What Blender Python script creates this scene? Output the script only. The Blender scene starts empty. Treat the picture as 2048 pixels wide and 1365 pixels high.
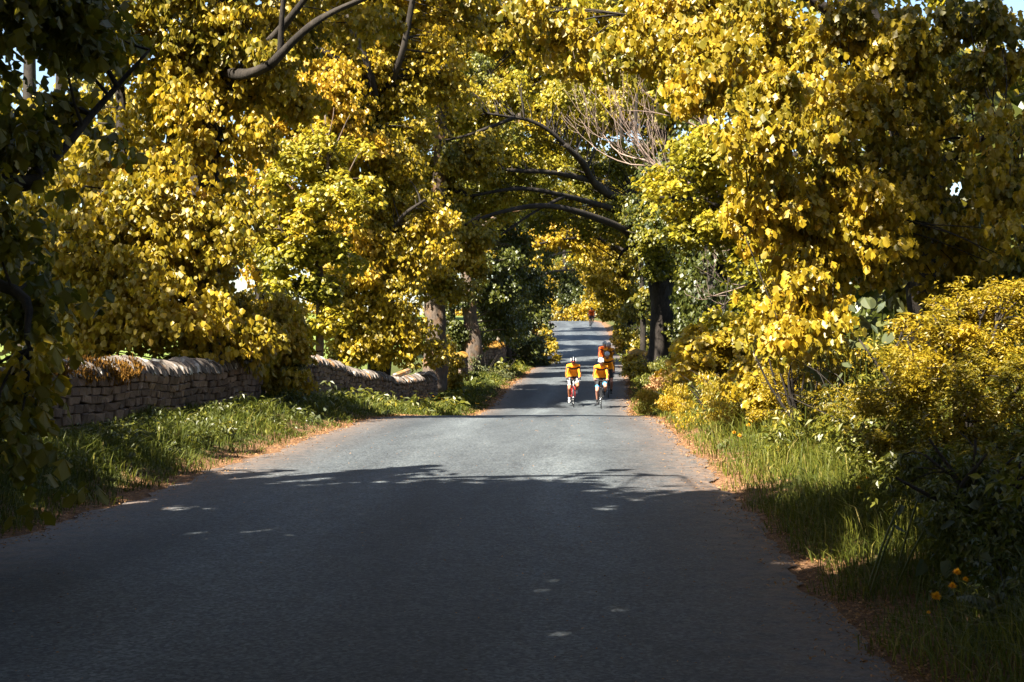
import bpy, bmesh, math, random
import numpy as np
from mathutils import Vector, Matrix

S = bpy.context.scene
C = S.collection
rng = np.random.default_rng(7)
random.seed(7)
PI = math.pi
V3 = lambda *a: np.array(a, dtype=float)

# ---------------------------------------------------------------- camera, sky, sun, exposure
FPX = 2844.0                                   # focal length in pixels of a 2048 px wide frame
EYE = 1.27
YAW = math.atan(154 / FPX)
cam_d = bpy.data.cameras.new('camera'); cam = bpy.data.objects.new('camera', cam_d); C.objects.link(cam)
cam.location = (0, 0, EYE); cam.rotation_euler = (PI / 2, 0, YAW)
cam_d.sensor_width = 36; cam_d.lens = 36 * FPX / 2048; cam_d.clip_end = 3000; cam_d.clip_start = 0.05
S.camera = cam

SUN_EL, SUN_AZ = math.radians(50), math.radians(-140)      # azimuth from +Y, clockwise: behind the left shoulder
SUNV = Vector((math.sin(SUN_AZ) * math.cos(SUN_EL), math.cos(SUN_AZ) * math.cos(SUN_EL), math.sin(SUN_EL)))
W = bpy.data.worlds.new('World'); S.world = W; W.use_nodes = True
nt = W.node_tree; bgn = nt.nodes['Background']
sky = nt.nodes.new('ShaderNodeTexSky'); sky.sky_type = 'NISHITA'; sky.sun_disc = False
sky.sun_elevation = SUN_EL; sky.sun_rotation = SUN_AZ; sky.air_density = 1.0; sky.dust_density = 1.0
nt.links.new(sky.outputs[0], bgn.inputs[0]); bgn.inputs[1].default_value = 0.05
sun_d = bpy.data.lights.new('sun', 'SUN'); sun_d.energy = 5.0; sun_d.angle = math.radians(0.5); sun_d.color = (1.0, 0.93, 0.80)
sun = bpy.data.objects.new('sun', sun_d); C.objects.link(sun)
sun.rotation_euler = SUNV.to_track_quat('Z', 'Y').to_euler(); sun.location = (-20, -20, 40)
S.view_settings.view_transform = 'Standard'; S.view_settings.look = 'None'
S.view_settings.gamma = 1; S.view_settings.use_curve_mapping = False
S.view_settings.exposure = 2.5
S.render.engine = 'CYCLES'
S.cycles.max_bounces = 8; S.cycles.diffuse_bounces = 4; S.cycles.glossy_bounces = 2; S.cycles.transmission_bounces = 5
S.cycles.caustics_reflective = False; S.cycles.caustics_refractive = False
S.cycles.use_denoising = True

def P(px, py, d):
    """the world point seen at photograph pixel (px, py) at distance d along the view axis"""
    u = (px - 1024) / FPX; v = -(py - 682.5) / FPX
    ca, sa = math.cos(YAW), math.sin(YAW)
    return V3(d * (u * ca - sa), d * (ca + u * sa), EYE + v * d)

def in_frame(p, m=0.0):
    ca, sa = math.cos(YAW), math.sin(YAW)
    r = p[:, 0] * ca + p[:, 1] * sa; f = -p[:, 0] * sa + p[:, 1] * ca
    px = 1024 + FPX * r / np.maximum(f, .01); py = 682.5 - FPX * (p[:, 2] - EYE) / np.maximum(f, .01)
    return (f > .3) & (px > -m) & (px < 2048 + m) & (py > -m) & (py < 1365 + m)

# ---------------------------------------------------------------- mesh helpers
class Mesh:
    """collects polygons, then links them as ONE mesh object"""
    def __init__(s): s.v = []; s.f = {}; s.t = []; s.m = {}; s.n = 0
    def add(s, v, f, tint=0.5, mat=0):
        v = np.asarray(v, dtype=np.float32).reshape(-1, 3); f = np.asarray(f, dtype=np.int32)
        s.v.append(v); s.f.setdefault(f.shape[1], []).append(f + s.n)
        s.m.setdefault(f.shape[1], []).append(np.full(len(f), mat, dtype=np.int32))
        s.t.append(np.broadcast_to(np.asarray(tint, dtype=np.float32), (len(v),))); s.n += len(v)
        return s
    def mesh(s, name, mats, smooth=False):
        me = bpy.data.meshes.new(name)
        if not s.n: return me
        v = np.concatenate(s.v); me.vertices.add(len(v)); me.vertices.foreach_set('co', v.ravel())
        loops, tot, mi = [], [], []
        for k, fs in s.f.items():
            a = np.concatenate(fs); loops.append(a.ravel()); tot.append(np.full(len(a), k, dtype=np.int32)); mi.append(np.concatenate(s.m[k]))
        loops = np.concatenate(loops); tot = np.concatenate(tot); mi = np.concatenate(mi)
        me.loops.add(len(loops)); me.loops.foreach_set('vertex_index', loops)
        me.polygons.add(len(tot)); st = np.concatenate([[0], np.cumsum(tot)[:-1]]).astype(np.int32)
        me.polygons.foreach_set('loop_start', st); me.polygons.foreach_set('loop_total', tot)
        me.polygons.foreach_set('material_index', mi)
        me.polygons.foreach_set('use_smooth', np.full(len(tot), smooth, dtype=bool))
        a = me.attributes.new('tint', 'FLOAT', 'POINT'); a.data.foreach_set('value', np.concatenate(s.t).astype(np.float32))
        for m in (mats if isinstance(mats, (list, tuple)) else [mats]): me.materials.append(m)
        me.update(calc_edges=True)
        return me
    def build(s, name, mats, parent=None, smooth=False):
        return link(name, s.mesh(name, mats, smooth), parent)

def link(name, me, parent=None):
    o = bpy.data.objects.new(name, me); C.objects.link(o)
    if parent is not None: o.parent = parent
    return o

def tag(o, label=None, cat=None, group=None, kind=None):
    if label: o['label'] = label
    if cat: o['category'] = cat
    if group: o['group'] = group
    if kind: o['kind'] = kind
    return o

def thing(name, label, cat, loc=(0, 0, 0), rotz=0.0, group=None):
    o = bpy.data.objects.new(name, None); C.objects.link(o); o.location = loc; o.rotation_euler = (0, 0, rotz)
    o.empty_display_size = .2
    return tag(o, label, cat, group)

def norm(a): return a / np.maximum(np.linalg.norm(a, axis=-1, keepdims=True), 1e-9)

def smooth_path(pts, rad, per=5):
    """Catmull-Rom through the points"""
    p = np.asarray(pts, float); r = np.asarray(rad, float)
    q = np.concatenate([[2 * p[0] - p[1]], p, [2 * p[-1] - p[-2]]]); out, ro = [], []
    for i in range(len(p) - 1):
        for k in range(per):
            t = k / per; a, b, c, d = q[i:i + 4]
            out.append(.5 * (2 * b + (c - a) * t + (2 * a - 5 * b + 4 * c - d) * t * t + (3 * b - a - 3 * c + d) * t ** 3))
            ro.append(r[i] * (1 - t) + r[i + 1] * t)
    out.append(p[-1]); ro.append(r[-1])
    return np.array(out), np.array(ro)

def tube(m, pts, rad, sides=8, tint=.5, rough=0.0, cap=True, mat=0, sq=None):
    p = np.asarray(pts, float); r = np.asarray(rad, float); n = len(p)
    T = norm(np.gradient(p, axis=0)); ref = V3(1, 0, 0) if abs(T[0][0]) < .8 else V3(0, 1, 0)
    vs = []
    N = norm(np.cross(T[0], ref)); a = np.arange(sides) / sides * 2 * PI
    ph = rng.uniform(0, 6.3, 4)
    for i in range(n):
        N = norm(N - T[i] * N.dot(T[i])); B = np.cross(T[i], N)
        rr = r[i] * (1 + rough * (.5 * np.sin(3 * a + ph[0] + i * .35) + .35 * np.sin(5 * a + ph[1] - i * .5) + .4 * np.sin(2 * a + ph[2] + i * .8)))
        ex = 1.0 if sq is None else sq
        vs.append(p[i] + (np.cos(a) * rr)[:, None] * N + (np.sin(a) * rr * ex)[:, None] * B)
    v = np.concatenate(vs); i = np.arange(n - 1)[:, None] * sides; j = np.arange(sides)[None]; k = (j + 1) % sides
    f = np.stack([i + j, i + k, i + sides + k, i + sides + j], -1).reshape(-1, 4)
    m.add(v, f, tint, mat)
    if cap:
        base = m.n - len(v)
        m.f.setdefault(sides, []).append(np.array([list(range(sides - 1, -1, -1)), list(range((n - 1) * sides, n * sides))], dtype=np.int32) + base)
        m.m.setdefault(sides, []).append(np.full(2, mat, dtype=np.int32))
    return m

def box(m, c, s, rot=None, tint=.5, mat=0):
    v = np.array([[x, y, z] for x in (-.5, .5) for y in (-.5, .5) for z in (-.5, .5)]) * np.asarray(s)
    if rot is not None: v = v @ np.asarray(rot).T
    f = [[0, 1, 3, 2], [4, 6, 7, 5], [0, 4, 5, 1], [2, 3, 7, 6], [0, 2, 6, 4], [1, 5, 7, 3]]
    return m.add(v + np.asarray(c), f, tint, mat)

# ---------------------------------------------------------------- materials
def mat_new(name):
    m = bpy.data.materials.new(name); m.use_nodes = True
    return m, m.node_tree.nodes, m.node_tree.links, m.node_tree.nodes['Principled BSDF']

def ramp(N, stops):
    r = N.new('ShaderNodeValToRGB'); e = r.color_ramp.elements
    while len(e) < len(stops): e.new(.5)
    for el, (p, c) in zip(e, stops): el.position = p; el.color = (*c, 1)
    return r

def noise(N, L, scale, detail=4, rough=.55, vec=None, dist=0):
    n = N.new('ShaderNodeTexNoise'); n.inputs['Scale'].default_value = scale; n.inputs['Detail'].default_value = detail
    n.inputs['Roughness'].default_value = rough; n.inputs['Distortion'].default_value = dist
    if vec is not None: L.new(vec, n.inputs['Vector'])
    return n

def mixc(N, L, fac, a, b, mode='MIX'):
    x = N.new('ShaderNodeMix'); x.data_type = 'RGBA'; x.blend_type = mode
    for sock, val in ((x.inputs[0], fac), (x.inputs[6], a), (x.inputs[7], b)):
        if hasattr(val, 'links'): L.new(val, sock)
        elif isinstance(val, tuple): sock.default_value = (*val, 1)
        else: sock.default_value = val
    return x.outputs[2]

def mapr(N, L, val, a, b, c=0, d=1):
    x = N.new('ShaderNodeMapRange'); L.new(val, x.inputs[0])
    for i, q in zip((1, 2, 3, 4), (a, b, c, d)): x.inputs[i].default_value = q
    return x.outputs[0]

def leaf_material(name, stops, trans=.40, rough=.42, spec=.4, tr_gain=1.35):
    m, N, L, b = mat_new(name)
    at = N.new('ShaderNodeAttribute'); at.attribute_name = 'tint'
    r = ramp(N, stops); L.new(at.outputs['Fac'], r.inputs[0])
    geo = N.new('ShaderNodeNewGeometry')
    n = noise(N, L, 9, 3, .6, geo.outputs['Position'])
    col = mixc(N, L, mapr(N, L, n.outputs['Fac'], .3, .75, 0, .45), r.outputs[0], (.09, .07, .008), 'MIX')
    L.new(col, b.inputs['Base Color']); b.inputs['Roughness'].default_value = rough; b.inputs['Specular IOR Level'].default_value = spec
    t = N.new('ShaderNodeBsdfTranslucent')
    g = N.new('ShaderNodeVectorMath'); g.operation = 'SCALE'; g.inputs['Scale'].default_value = tr_gain; L.new(col, g.inputs[0]); L.new(g.outputs[0], t.inputs['Color'])
    ms = N.new('ShaderNodeMixShader'); ms.inputs[0].default_value = trans
    L.new(b.outputs[0], ms.inputs[1]); L.new(t.outputs[0], ms.inputs[2])
    L.new(ms.outputs[0], N['Material Output'].inputs['Surface'])
    return m

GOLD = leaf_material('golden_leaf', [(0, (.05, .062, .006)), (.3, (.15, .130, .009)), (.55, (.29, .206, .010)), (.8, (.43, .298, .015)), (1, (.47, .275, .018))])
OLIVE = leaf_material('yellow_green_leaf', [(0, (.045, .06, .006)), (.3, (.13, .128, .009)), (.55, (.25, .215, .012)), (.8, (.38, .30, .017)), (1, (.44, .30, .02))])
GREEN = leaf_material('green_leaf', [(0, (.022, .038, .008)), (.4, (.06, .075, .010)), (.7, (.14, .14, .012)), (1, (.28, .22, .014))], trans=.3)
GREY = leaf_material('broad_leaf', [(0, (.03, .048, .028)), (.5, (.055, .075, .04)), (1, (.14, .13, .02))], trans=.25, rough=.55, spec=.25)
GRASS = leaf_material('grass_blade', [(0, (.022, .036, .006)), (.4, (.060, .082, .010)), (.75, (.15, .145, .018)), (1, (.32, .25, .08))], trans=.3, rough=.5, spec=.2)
DRY = leaf_material('dry_brown_leaf', [(0, (.10, .05, .02)), (.5, (.28, .13, .05)), (1, (.46, .26, .12))], trans=.12, rough=.7, spec=.2)
PETAL = leaf_material('yellow_petal', [(0, (.75, .30, .005)), (1, (.85, .46, .01))], trans=.3, rough=.5)
WHITEP = leaf_material('white_petal', [(0, (.7, .7, .62)), (1, (.8, .8, .75))], trans=.3, rough=.5)

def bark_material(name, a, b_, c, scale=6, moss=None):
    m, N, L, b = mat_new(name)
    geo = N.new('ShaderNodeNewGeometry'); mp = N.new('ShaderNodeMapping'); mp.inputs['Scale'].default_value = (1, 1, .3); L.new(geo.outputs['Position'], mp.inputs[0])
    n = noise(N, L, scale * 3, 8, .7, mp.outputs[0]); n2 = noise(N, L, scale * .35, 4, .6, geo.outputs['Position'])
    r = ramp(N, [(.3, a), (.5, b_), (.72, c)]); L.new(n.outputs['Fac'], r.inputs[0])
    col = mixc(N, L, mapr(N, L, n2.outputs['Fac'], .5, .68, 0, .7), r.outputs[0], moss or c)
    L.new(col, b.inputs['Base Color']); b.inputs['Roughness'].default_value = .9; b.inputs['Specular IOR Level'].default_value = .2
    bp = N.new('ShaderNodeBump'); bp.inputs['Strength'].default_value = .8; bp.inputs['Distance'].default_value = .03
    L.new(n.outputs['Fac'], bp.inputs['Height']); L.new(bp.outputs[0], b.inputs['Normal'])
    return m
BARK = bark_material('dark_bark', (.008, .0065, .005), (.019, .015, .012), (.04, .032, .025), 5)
BARK_WARM = bark_material('grey_brown_bark', (.035, .026, .02), (.085, .065, .05), (.15, .115, .09), 6, (.16, .08, .03))
BARE = bark_material('bleached_bark', (.11, .07, .052), (.20, .14, .11), (.30, .23, .19), 12)

def asphalt():
    m, N, L, b = mat_new('worn_asphalt')
    geo = N.new('ShaderNodeNewGeometry')
    chip = N.new('ShaderNodeTexVoronoi'); chip.inputs['Scale'].default_value = 62; L.new(geo.outputs['Position'], chip.inputs['Vector'])
    fine = noise(N, L, 38, 8, .8, geo.outputs['Position'])
    mp = N.new('ShaderNodeMapping'); mp.inputs['Scale'].default_value = (1.0, .16, 1); L.new(geo.outputs['Position'], mp.inputs[0])
    patch = noise(N, L, .9, 5, .6, mp.outputs[0], .4); patch2 = noise(N, L, 3.5, 5, .65, geo.outputs['Position'])
    r = ramp(N, [(.30, (.018, .023, .027)), (.5, (.050, .058, .064)), (.72, (.115, .128, .135))])
    mixf = N.new('ShaderNodeMath'); mixf.operation = 'MULTIPLY_ADD'; L.new(chip.outputs['Color'], mixf.inputs[0]); mixf.inputs[1].default_value = .40; L.new(mapr(N, L, fine.outputs['Fac'], .2, .8, 0.0, .62), mixf.inputs[2])
    L.new(mixf.outputs[0], r.inputs[0])
    g1 = mixc(N, L, mapr(N, L, patch.outputs['Fac'], .35, .7, 0, 1), (.62, .63, .65), (1.38, 1.38, 1.36))
    col = mixc(N, L, 1.0, r.outputs[0], g1, 'MULTIPLY')
    g2 = mixc(N, L, mapr(N, L, patch2.outputs['Fac'], .35, .7, 0, 1), (.82, .82, .83), (1.12, 1.12, 1.10))
    col = mixc(N, L, 1.0, col, g2, 'MULTIPLY')
    ac = N.new('ShaderNodeAttribute'); ac.attribute_name = 'track'       # polished wheel tracks
    tn = noise(N, L, 1.6, 4, .6, mp.outputs[0]); tm = N.new('ShaderNodeMath'); tm.operation = 'MULTIPLY'; L.new(ac.outputs['Fac'], tm.inputs[0]); L.new(mapr(N, L, tn.outputs['Fac'], .3, .7, .3, 1), tm.inputs[1])
    col = mixc(N, L, 1.0, col, mixc(N, L, tm.outputs[0], (.82, .82, .83), (1.42, 1.41, 1.38)), 'MULTIPLY')
    pt = N.new('ShaderNodeTexVoronoi'); pt.inputs['Scale'].default_value = .33; pt.inputs['Randomness'].default_value = 1; L.new(mp.outputs[0], pt.inputs['Vector'])
    col = mixc(N, L, 1.0, col, mixc(N, L, pt.outputs['Color'], (.84, .84, .85), (1.10, 1.10, 1.09)), 'MULTIPLY')
    at = N.new('ShaderNodeAttribute'); at.attribute_name = 'tint'        # dust and grit gathered at the edges
    e = noise(N, L, 7, 5, .7, geo.outputs['Position'])
    ad = N.new('ShaderNodeMath'); ad.operation = 'MULTIPLY'; L.new(at.outputs['Fac'], ad.inputs[0]); L.new(mapr(N, L, e.outputs['Fac'], .35, .65, .1, 1), ad.inputs[1])
    col = mixc(N, L, ad.outputs[0], col, (.15, .095, .062))
    L.new(col, b.inputs['Base Color']); b.inputs['Roughness'].default_value = .72; b.inputs['Specular IOR Level'].default_value = .4
    bp = N.new('ShaderNodeBump'); bp.inputs['Strength'].default_value = .7; bp.inputs['Distance'].default_value = .008
    L.new(mixf.outputs[0], bp.inputs['Height']); L.new(bp.outputs[0], b.inputs['Normal'])
    return m

def ground_material():
    m, N, L, b = mat_new('verge_soil_and_field')
    geo = N.new('ShaderNodeNewGeometry')
    at = N.new('ShaderNodeAttribute'); at.attribute_name = 'tint'        # 0 road edge, .5 verge, 1 field
    n = noise(N, L, 14, 8, .7, geo.outputs['Position']); n2 = noise(N, L, 2.2, 5, .6, geo.outputs['Position'])
    n3 = noise(N, L, .08, 4, .6, geo.outputs['Position'])
    soil = ramp(N, [(.3, (.045, .024, .013)), (.5, (.13, .068, .034)), (.7, (.27, .15, .08))]); L.new(n.outputs['Fac'], soil.inputs[0])
    turf = ramp(N, [(.3, (.018, .026, .006)), (.7, (.07, .075, .018))]); L.new(n.outputs['Fac'], turf.inputs[0])
    field = ramp(N, [(.35, (.08, .11, .02)), (.65, (.13, .16, .035))]); L.new(n3.outputs['Fac'], field.inputs[0])
    ad = N.new('ShaderNodeMath'); ad.operation = 'ADD'; L.new(at.outputs['Fac'], ad.inputs[0]); L.new(mapr(N, L, n2.outputs['Fac'], .3, .7, -.2, .2), ad.inputs[1])
    c1 = mixc(N, L, mapr(N, L, ad.outputs[0], .12, .26), soil.outputs[0], turf.outputs[0])
    c2 = mixc(N, L, mapr(N, L, at.outputs['Fac'], .75, .95), c1, field.outputs[0])
    L.new(c2, b.inputs['Base Color']); b.inputs['Roughness'].default_value = .95; b.inputs['Specular IOR Level'].default_value = .15
    bp = N.new('ShaderNodeBump'); bp.inputs['Strength'].default_value = .9; bp.inputs['Distance'].default_value = .03
    L.new(n.outputs['Fac'], bp.inputs['Height']); L.new(bp.outputs[0], b.inputs['Normal'])
    return m

def stone_material(name, cols, lichen, moss_amt):
    m, N, L, b = mat_new(name)
    geo = N.new('ShaderNodeNewGeometry'); oi = N.new('ShaderNodeObjectInfo')
    tc = N.new('ShaderNodeTexCoord')
    n = noise(N, L, 22, 8, .7, geo.outputs['Position']); n2 = noise(N, L, 5, 5, .65, geo.outputs['Position'])
    at = N.new('ShaderNodeAttribute'); at.attribute_name = 'tint'
    rnd = N.new('ShaderNodeMath'); rnd.operation = 'FRACT'; ad = N.new('ShaderNodeMath'); ad.operation = 'ADD'
    L.new(oi.outputs['Random'], ad.inputs[0]); L.new(at.outputs['Fac'], ad.inputs[1]); L.new(ad.outputs[0], rnd.inputs[0])
    r = ramp(N, [(0, cols[0]), (.5, cols[1]), (1, cols[2])]); L.new(rnd.outputs[0], r.inputs[0])
    col = mixc(N, L, mapr(N, L, n.outputs['Fac'], .3, .7, 0, .65), r.outputs[0], tuple(x * .42 for x in cols[1]))
    col = mixc(N, L, mapr(N, L, n2.outputs['Fac'], .56, .66, 0, lichen), col, (.52, .50, .45))
    n3 = noise(N, L, 1.6, 5, .65, geo.outputs['Position'])
    col = mixc(N, L, mapr(N, L, n3.outputs['Fac'], .56, .64, 0, moss_amt), col, (.24, .10, .012))
    L.new(col, b.inputs['Base Color']); b.inputs['Roughness'].default_value = .9; b.inputs['Specular IOR Level'].default_value = .25
    bp = N.new('ShaderNodeBump'); bp.inputs['Strength'].default_value = .8; bp.inputs['Distance'].default_value = .015
    L.new(n.outputs['Fac'], bp.inputs['Height']); L.new(bp.outputs[0], b.inputs['Normal'])
    return m
STONE = stone_material('sandstone', [(.085, .056, .042), (.16, .105, .075), (.25, .17, .12)], .12, .0)
COPING = stone_material('weathered_coping', [(.06, .05, .042), (.12, .098, .082), (.21, .175, .15)], .7, .75)
MOSSY = stone_material('mossy_coping', [(.14, .10, .03), (.24, .14, .02), (.3, .17, .03)], .15, .9)

def plain(name, col, rough=.5, metal=0, spec=.5, var=.12):
    m, N, L, b = mat_new(name)
    geo = N.new('ShaderNodeTexCoord'); n = noise(N, L, 25, 4, .6, geo.outputs['Object'])
    c = mixc(N, L, mapr(N, L, n.outputs['Fac'], .3, .7, 0, 1), tuple(x * (1 - var) for x in col), tuple(min(1, x * (1 + var)) for x in col))
    L.new(c, b.inputs['Base Color']); b.inputs['Roughness'].default_value = rough; b.inputs['Metallic'].default_value = metal; b.inputs['Specular IOR Level'].default_value = spec
    return m

# ---------------------------------------------------------------- terrain
def curve(xs, ys):
    xs = np.asarray(xs, float); ys = np.asarray(ys, float); h = np.diff(xs); dl = np.diff(ys) / h
    mm = np.zeros_like(ys); mm[1:-1] = np.where(dl[1:] * dl[:-1] > 0, 2 * dl[1:] * dl[:-1] / (dl[1:] + dl[:-1] + 1e-12), 0); mm[0] = dl[0]; mm[-1] = dl[-1]
    def f(x):
        x = np.clip(np.asarray(x, float), xs[0], xs[-1]); i = np.clip(np.searchsorted(xs, x) - 1, 0, len(h) - 1); t = (x - xs[i]) / h[i]
        return (2 * t ** 3 - 3 * t ** 2 + 1) * ys[i] + (t ** 3 - 2 * t ** 2 + t) * h[i] * mm[i] + (-2 * t ** 3 + 3 * t ** 2) * ys[i + 1] + (t ** 3 - t ** 2) * h[i] * mm[i + 1]
    return f
road_z = curve([-80, 0, 15, 22, 27, 35, 43, 49, 52.5, 59, 72, 85, 100, 118, 130, 140, 155, 180, 300, 900],
               [0, 0, 0, -.02, -.16, -.66, -1.00, -1.045, -.90, -.56, -.22, .13, 1.06, 2.33, 3.02, 3.2, 2.7, 1.2, 1.0, 6])
road_x = curve([-80, 0, 22, 50, 60, 75, 85, 100, 118, 130, 145, 165, 200, 900],
               [-1.26, -1.24, -1.24, -1.0, -.76, -.42, -.36, -.74, -1.05, -1.6, -3.6, -9, -24, -60])
HW = 2.4
left_prof = curve([0, .25, .7, 1.6, 2.4, 6, 30, 100, 400], [0, .01, .14, .32, .38, .45, 1.0, 4.2, 14])
right_prof = curve([0, .25, .8, 1.6, 3, 5, 12, 60, 400], [0, .01, .13, .36, .72, 1.0, 1.2, 3, 12])

def ground_z(x, y):
    x = np.asarray(x, float); y = np.asarray(y, float); u = x - road_x(y)
    z = road_z(y) + np.where(u > HW, right_prof(np.maximum(u - HW, 0)), left_prof(np.maximum(-u - HW, 0)))
    far = np.clip((np.abs(u) - HW - .1) / .8, 0, 1)
    return z + far * (.05 * np.sin(x * 2.3 + y * .9) * np.sin(y * 1.7 - x) + .03 * np.sin(y * 3.1 + 1.3 * x)) - np.where(np.abs(u) < 2.15, .03, np.where(np.abs(u) < HW + .04, .012, 0))

def sheet(xs_rel, ys, name, mat, zf, tf, wob=None):
    U, Y = np.meshgrid(xs_rel, ys); X = U + road_x(Y)
    if wob is not None: X = X + wob(U, Y)
    Z = zf(X, Y, U); v = np.stack([X, Y, Z], -1).reshape(-1, 3); nx = len(xs_rel); ny = len(ys)
    i = np.arange(ny - 1)[:, None] * nx; j = np.arange(nx - 1)[None]
    f = np.stack([i + j, i + j + 1, i + nx + j + 1, i + nx + j], -1).reshape(-1, 4)
    m = Mesh(); m.add(v, f, tf(U, Y).ravel()); return m.build(name, mat, smooth=True)

edge = np.array([0, .04, .15, .3, .5, .8, 1.1, 1.5, 2, 2.6, 3.3, 4.2, 5.5, 8, 12, 20, 35, 60, 100, 180, 400])
xs_g = np.concatenate([-(HW + edge)[::-1], [-2.3, -2.2, -2.1, -1.2, 0, 1.2, 2.1, 2.2, 2.3], HW + edge])
ys_g = np.concatenate([np.arange(-60, 0, 4), np.arange(0, 60, .4), np.arange(60, 160, 1.0), np.arange(160, 300, 10), np.arange(300, 901, 60)])
def ground_tint(U, Y):
    d = np.abs(U) - HW
    t = np.interp(d, [0, .25, .6, 2.2, 4, 8], [0, .03, .3, .5, .55, .6])
    return np.where(U < 0, np.interp(-U - HW, [0, .25, .6, 2.4, 4, 9], [0, .03, .3, .5, .6, 1.0]), t)
g = sheet(xs_g, ys_g, 'ground', ground_material(), lambda X, Y, U: ground_z(X, Y), ground_tint); tag(g, kind='structure')

xs_r = np.concatenate([[-2.42, -2.3, -2.1, -1.8], np.linspace(-1.4, 1.4, 8), [1.8, 2.1, 2.3, 2.42]])
ys_r = np.concatenate([np.arange(-60, 0, 3), np.arange(0, 40, .12), np.arange(40, 150, .5), np.arange(150, 260, 4)])
def road_wob(U, Y):
    e = np.clip((np.abs(U) - 2.0) / .4, 0, 1); s = np.sign(U)
    return e * (.05 * np.sin(Y * 1.3 + s) + .04 * np.sin(Y * 3.7 + 2 * s) + .03 * np.sin(Y * 9.1 + s) + .02 * np.sin(Y * 21))
r = sheet(xs_r, ys_r, 'road', asphalt(), lambda X, Y, U: road_z(Y) + .012 - .012 * (U / HW) ** 2 + .004 + .006 * np.sin(X * 1.1 + Y * .5) - np.where(np.abs(U) > 2.35, .004, 0),
          lambda U, Y: np.interp(np.abs(U), [1.5, 1.95, 2.42], [0, .25, 1.0]), road_wob); tag(r, kind='structure')
ua = np.tile(xs_r, len(ys_r)); tr_ = np.maximum(np.exp(-((np.abs(ua - .15) - .85) / .33) ** 2), 0).astype(np.float32)
a_ = r.data.attributes.new('track', 'FLOAT', 'POINT'); a_.data.foreach_set('value', tr_)

# ---------------------------------------------------------------- leaves
DENS = 2.85
SZ = .82
def leaf_shape(lod):
    """outline of one leaf, length 1 along x, z up; returns verts, faces"""
    if lod == 0:      # palmate, five lobes, each half an n-gon along a curved midrib
        v = [(0, 0, .03), (1, 0, -.12)]
        h = [(.20, .50, -.07), (.40, .28, 0), (.66, .40, -.10)]
        v += h + [(x, -y, z) for x, y, z in h]
        return np.array(v), [np.array([[0, 1, 4, 3, 2], [0, 5, 6, 7, 1]])]
    if lod == 1:      # simplified lobes
        v = [(0, 0, .02), (1, 0, -.12), (.2, .47, -.06), (.62, .34, -.09), (.2, -.47, -.06), (.62, -.34, -.09)]
        return np.array(v), [np.array([[0, 1, 3, 2], [0, 4, 5, 1]])]
    if lod == 2:      # folded kite
        v = [(0, 0, 0), (1, 0, -.1), (.4, .46, -.06), (.4, -.46, -.06)]
        return np.array(v), [np.array([[0, 1, 2], [0, 3, 1]])]
    if lod == 3:      # narrow pointed leaflet
        v = [(0, 0, 0), (1, 0, -.12), (.4, .24, .05), (.4, -.24, .05)]
        return np.array(v), [np.array([[0, 1, 2], [0, 3, 1]])]
    if lod == 4:      # large rounded heart-shaped blade with lobed rim
        v = [(0.12, 0, 0), (.5, 0, .06), (1, 0, -.1)]
        h = [(-.08, .22, .02), (.0, .46, .03), (.25, .60, -.04), (.52, .56, -.08), (.78, .38, -.1), (.94, .18, -.11)]
        v += h + [(x, -y, z) for x, y, z in h]
        return np.array(v), [np.array([[0, 1, 2, 8, 7, 6, 5, 4, 3], [0, 9, 10, 11, 12, 13, 14, 2, 1]])]

def leaves_to_mesh(m, L, lod):
    if not len(L['p']): return
    v, fs = leaf_shape(lod); n = len(L['p']); k = len(v)
    bend = L['bend'][:, None]
    x = v[None, :, 0]; y = v[None, :, 1] * L['w'][:, None]; z = v[None, :, 2] * (1 + bend) - bend * .25 * x * x - np.abs(y) * bend * .35
    d, nn = L['d'], L['n']; s = norm(np.cross(nn, d))
    co = L['p'][:, None] + L['s'][:, None, None] * (x[..., None] * d[:, None] + y[..., None] * s[:, None] + z[..., None] * nn[:, None])
    t = np.repeat(L['t'], k)
    off = (np.arange(n) * k)[:, None, None]
    base = m.n; m.v.append(co.reshape(-1, 3).astype(np.float32)); m.t.append(t.astype(np.float32)); m.n += n * k
    for f in fs:
        q = (f[None] + off + base).reshape(-1, f.shape[1]).astype(np.int32)
        m.f.setdefault(f.shape[1], []).append(q); m.m.setdefault(f.shape[1], []).append(np.zeros(len(q), dtype=np.int32))

def leaf_array(pos, out, size, droop, tint, tsd, r):
    """leaves at pos, heading roughly along out and drooping; droop = (low, high) in degrees"""
    n = len(pos)
    az = np.arctan2(out[:, 1], out[:, 0]) + r.normal(0, 1.0, n); t = np.radians(r.uniform(*droop, n))
    h = np.stack([np.cos(az), np.sin(az), np.zeros(n)], -1); Z = V3(0, 0, 1)
    d = h * np.cos(t)[:, None] - Z * np.sin(t)[:, None]; nn = h * np.sin(t)[:, None] + Z * np.cos(t)[:, None]
    s = np.cross(nn, d); roll = r.normal(0, .45, n)[:, None]
    nn = norm(nn * np.cos(roll) + s * np.sin(roll))
    return dict(p=pos, d=d, n=nn, s=size * r.uniform(.62, 1.25, n), t=np.clip(r.normal(tint, tsd, n), 0, 1), bend=r.uniform(0, .9, n), w=r.uniform(.8, 1.1, n))

def cat(Ls): return {k: np.concatenate([L[k] for L in Ls]) for k in Ls[0]}
def pick(L, i): return {k: L[k][i] for k in L}

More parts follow.
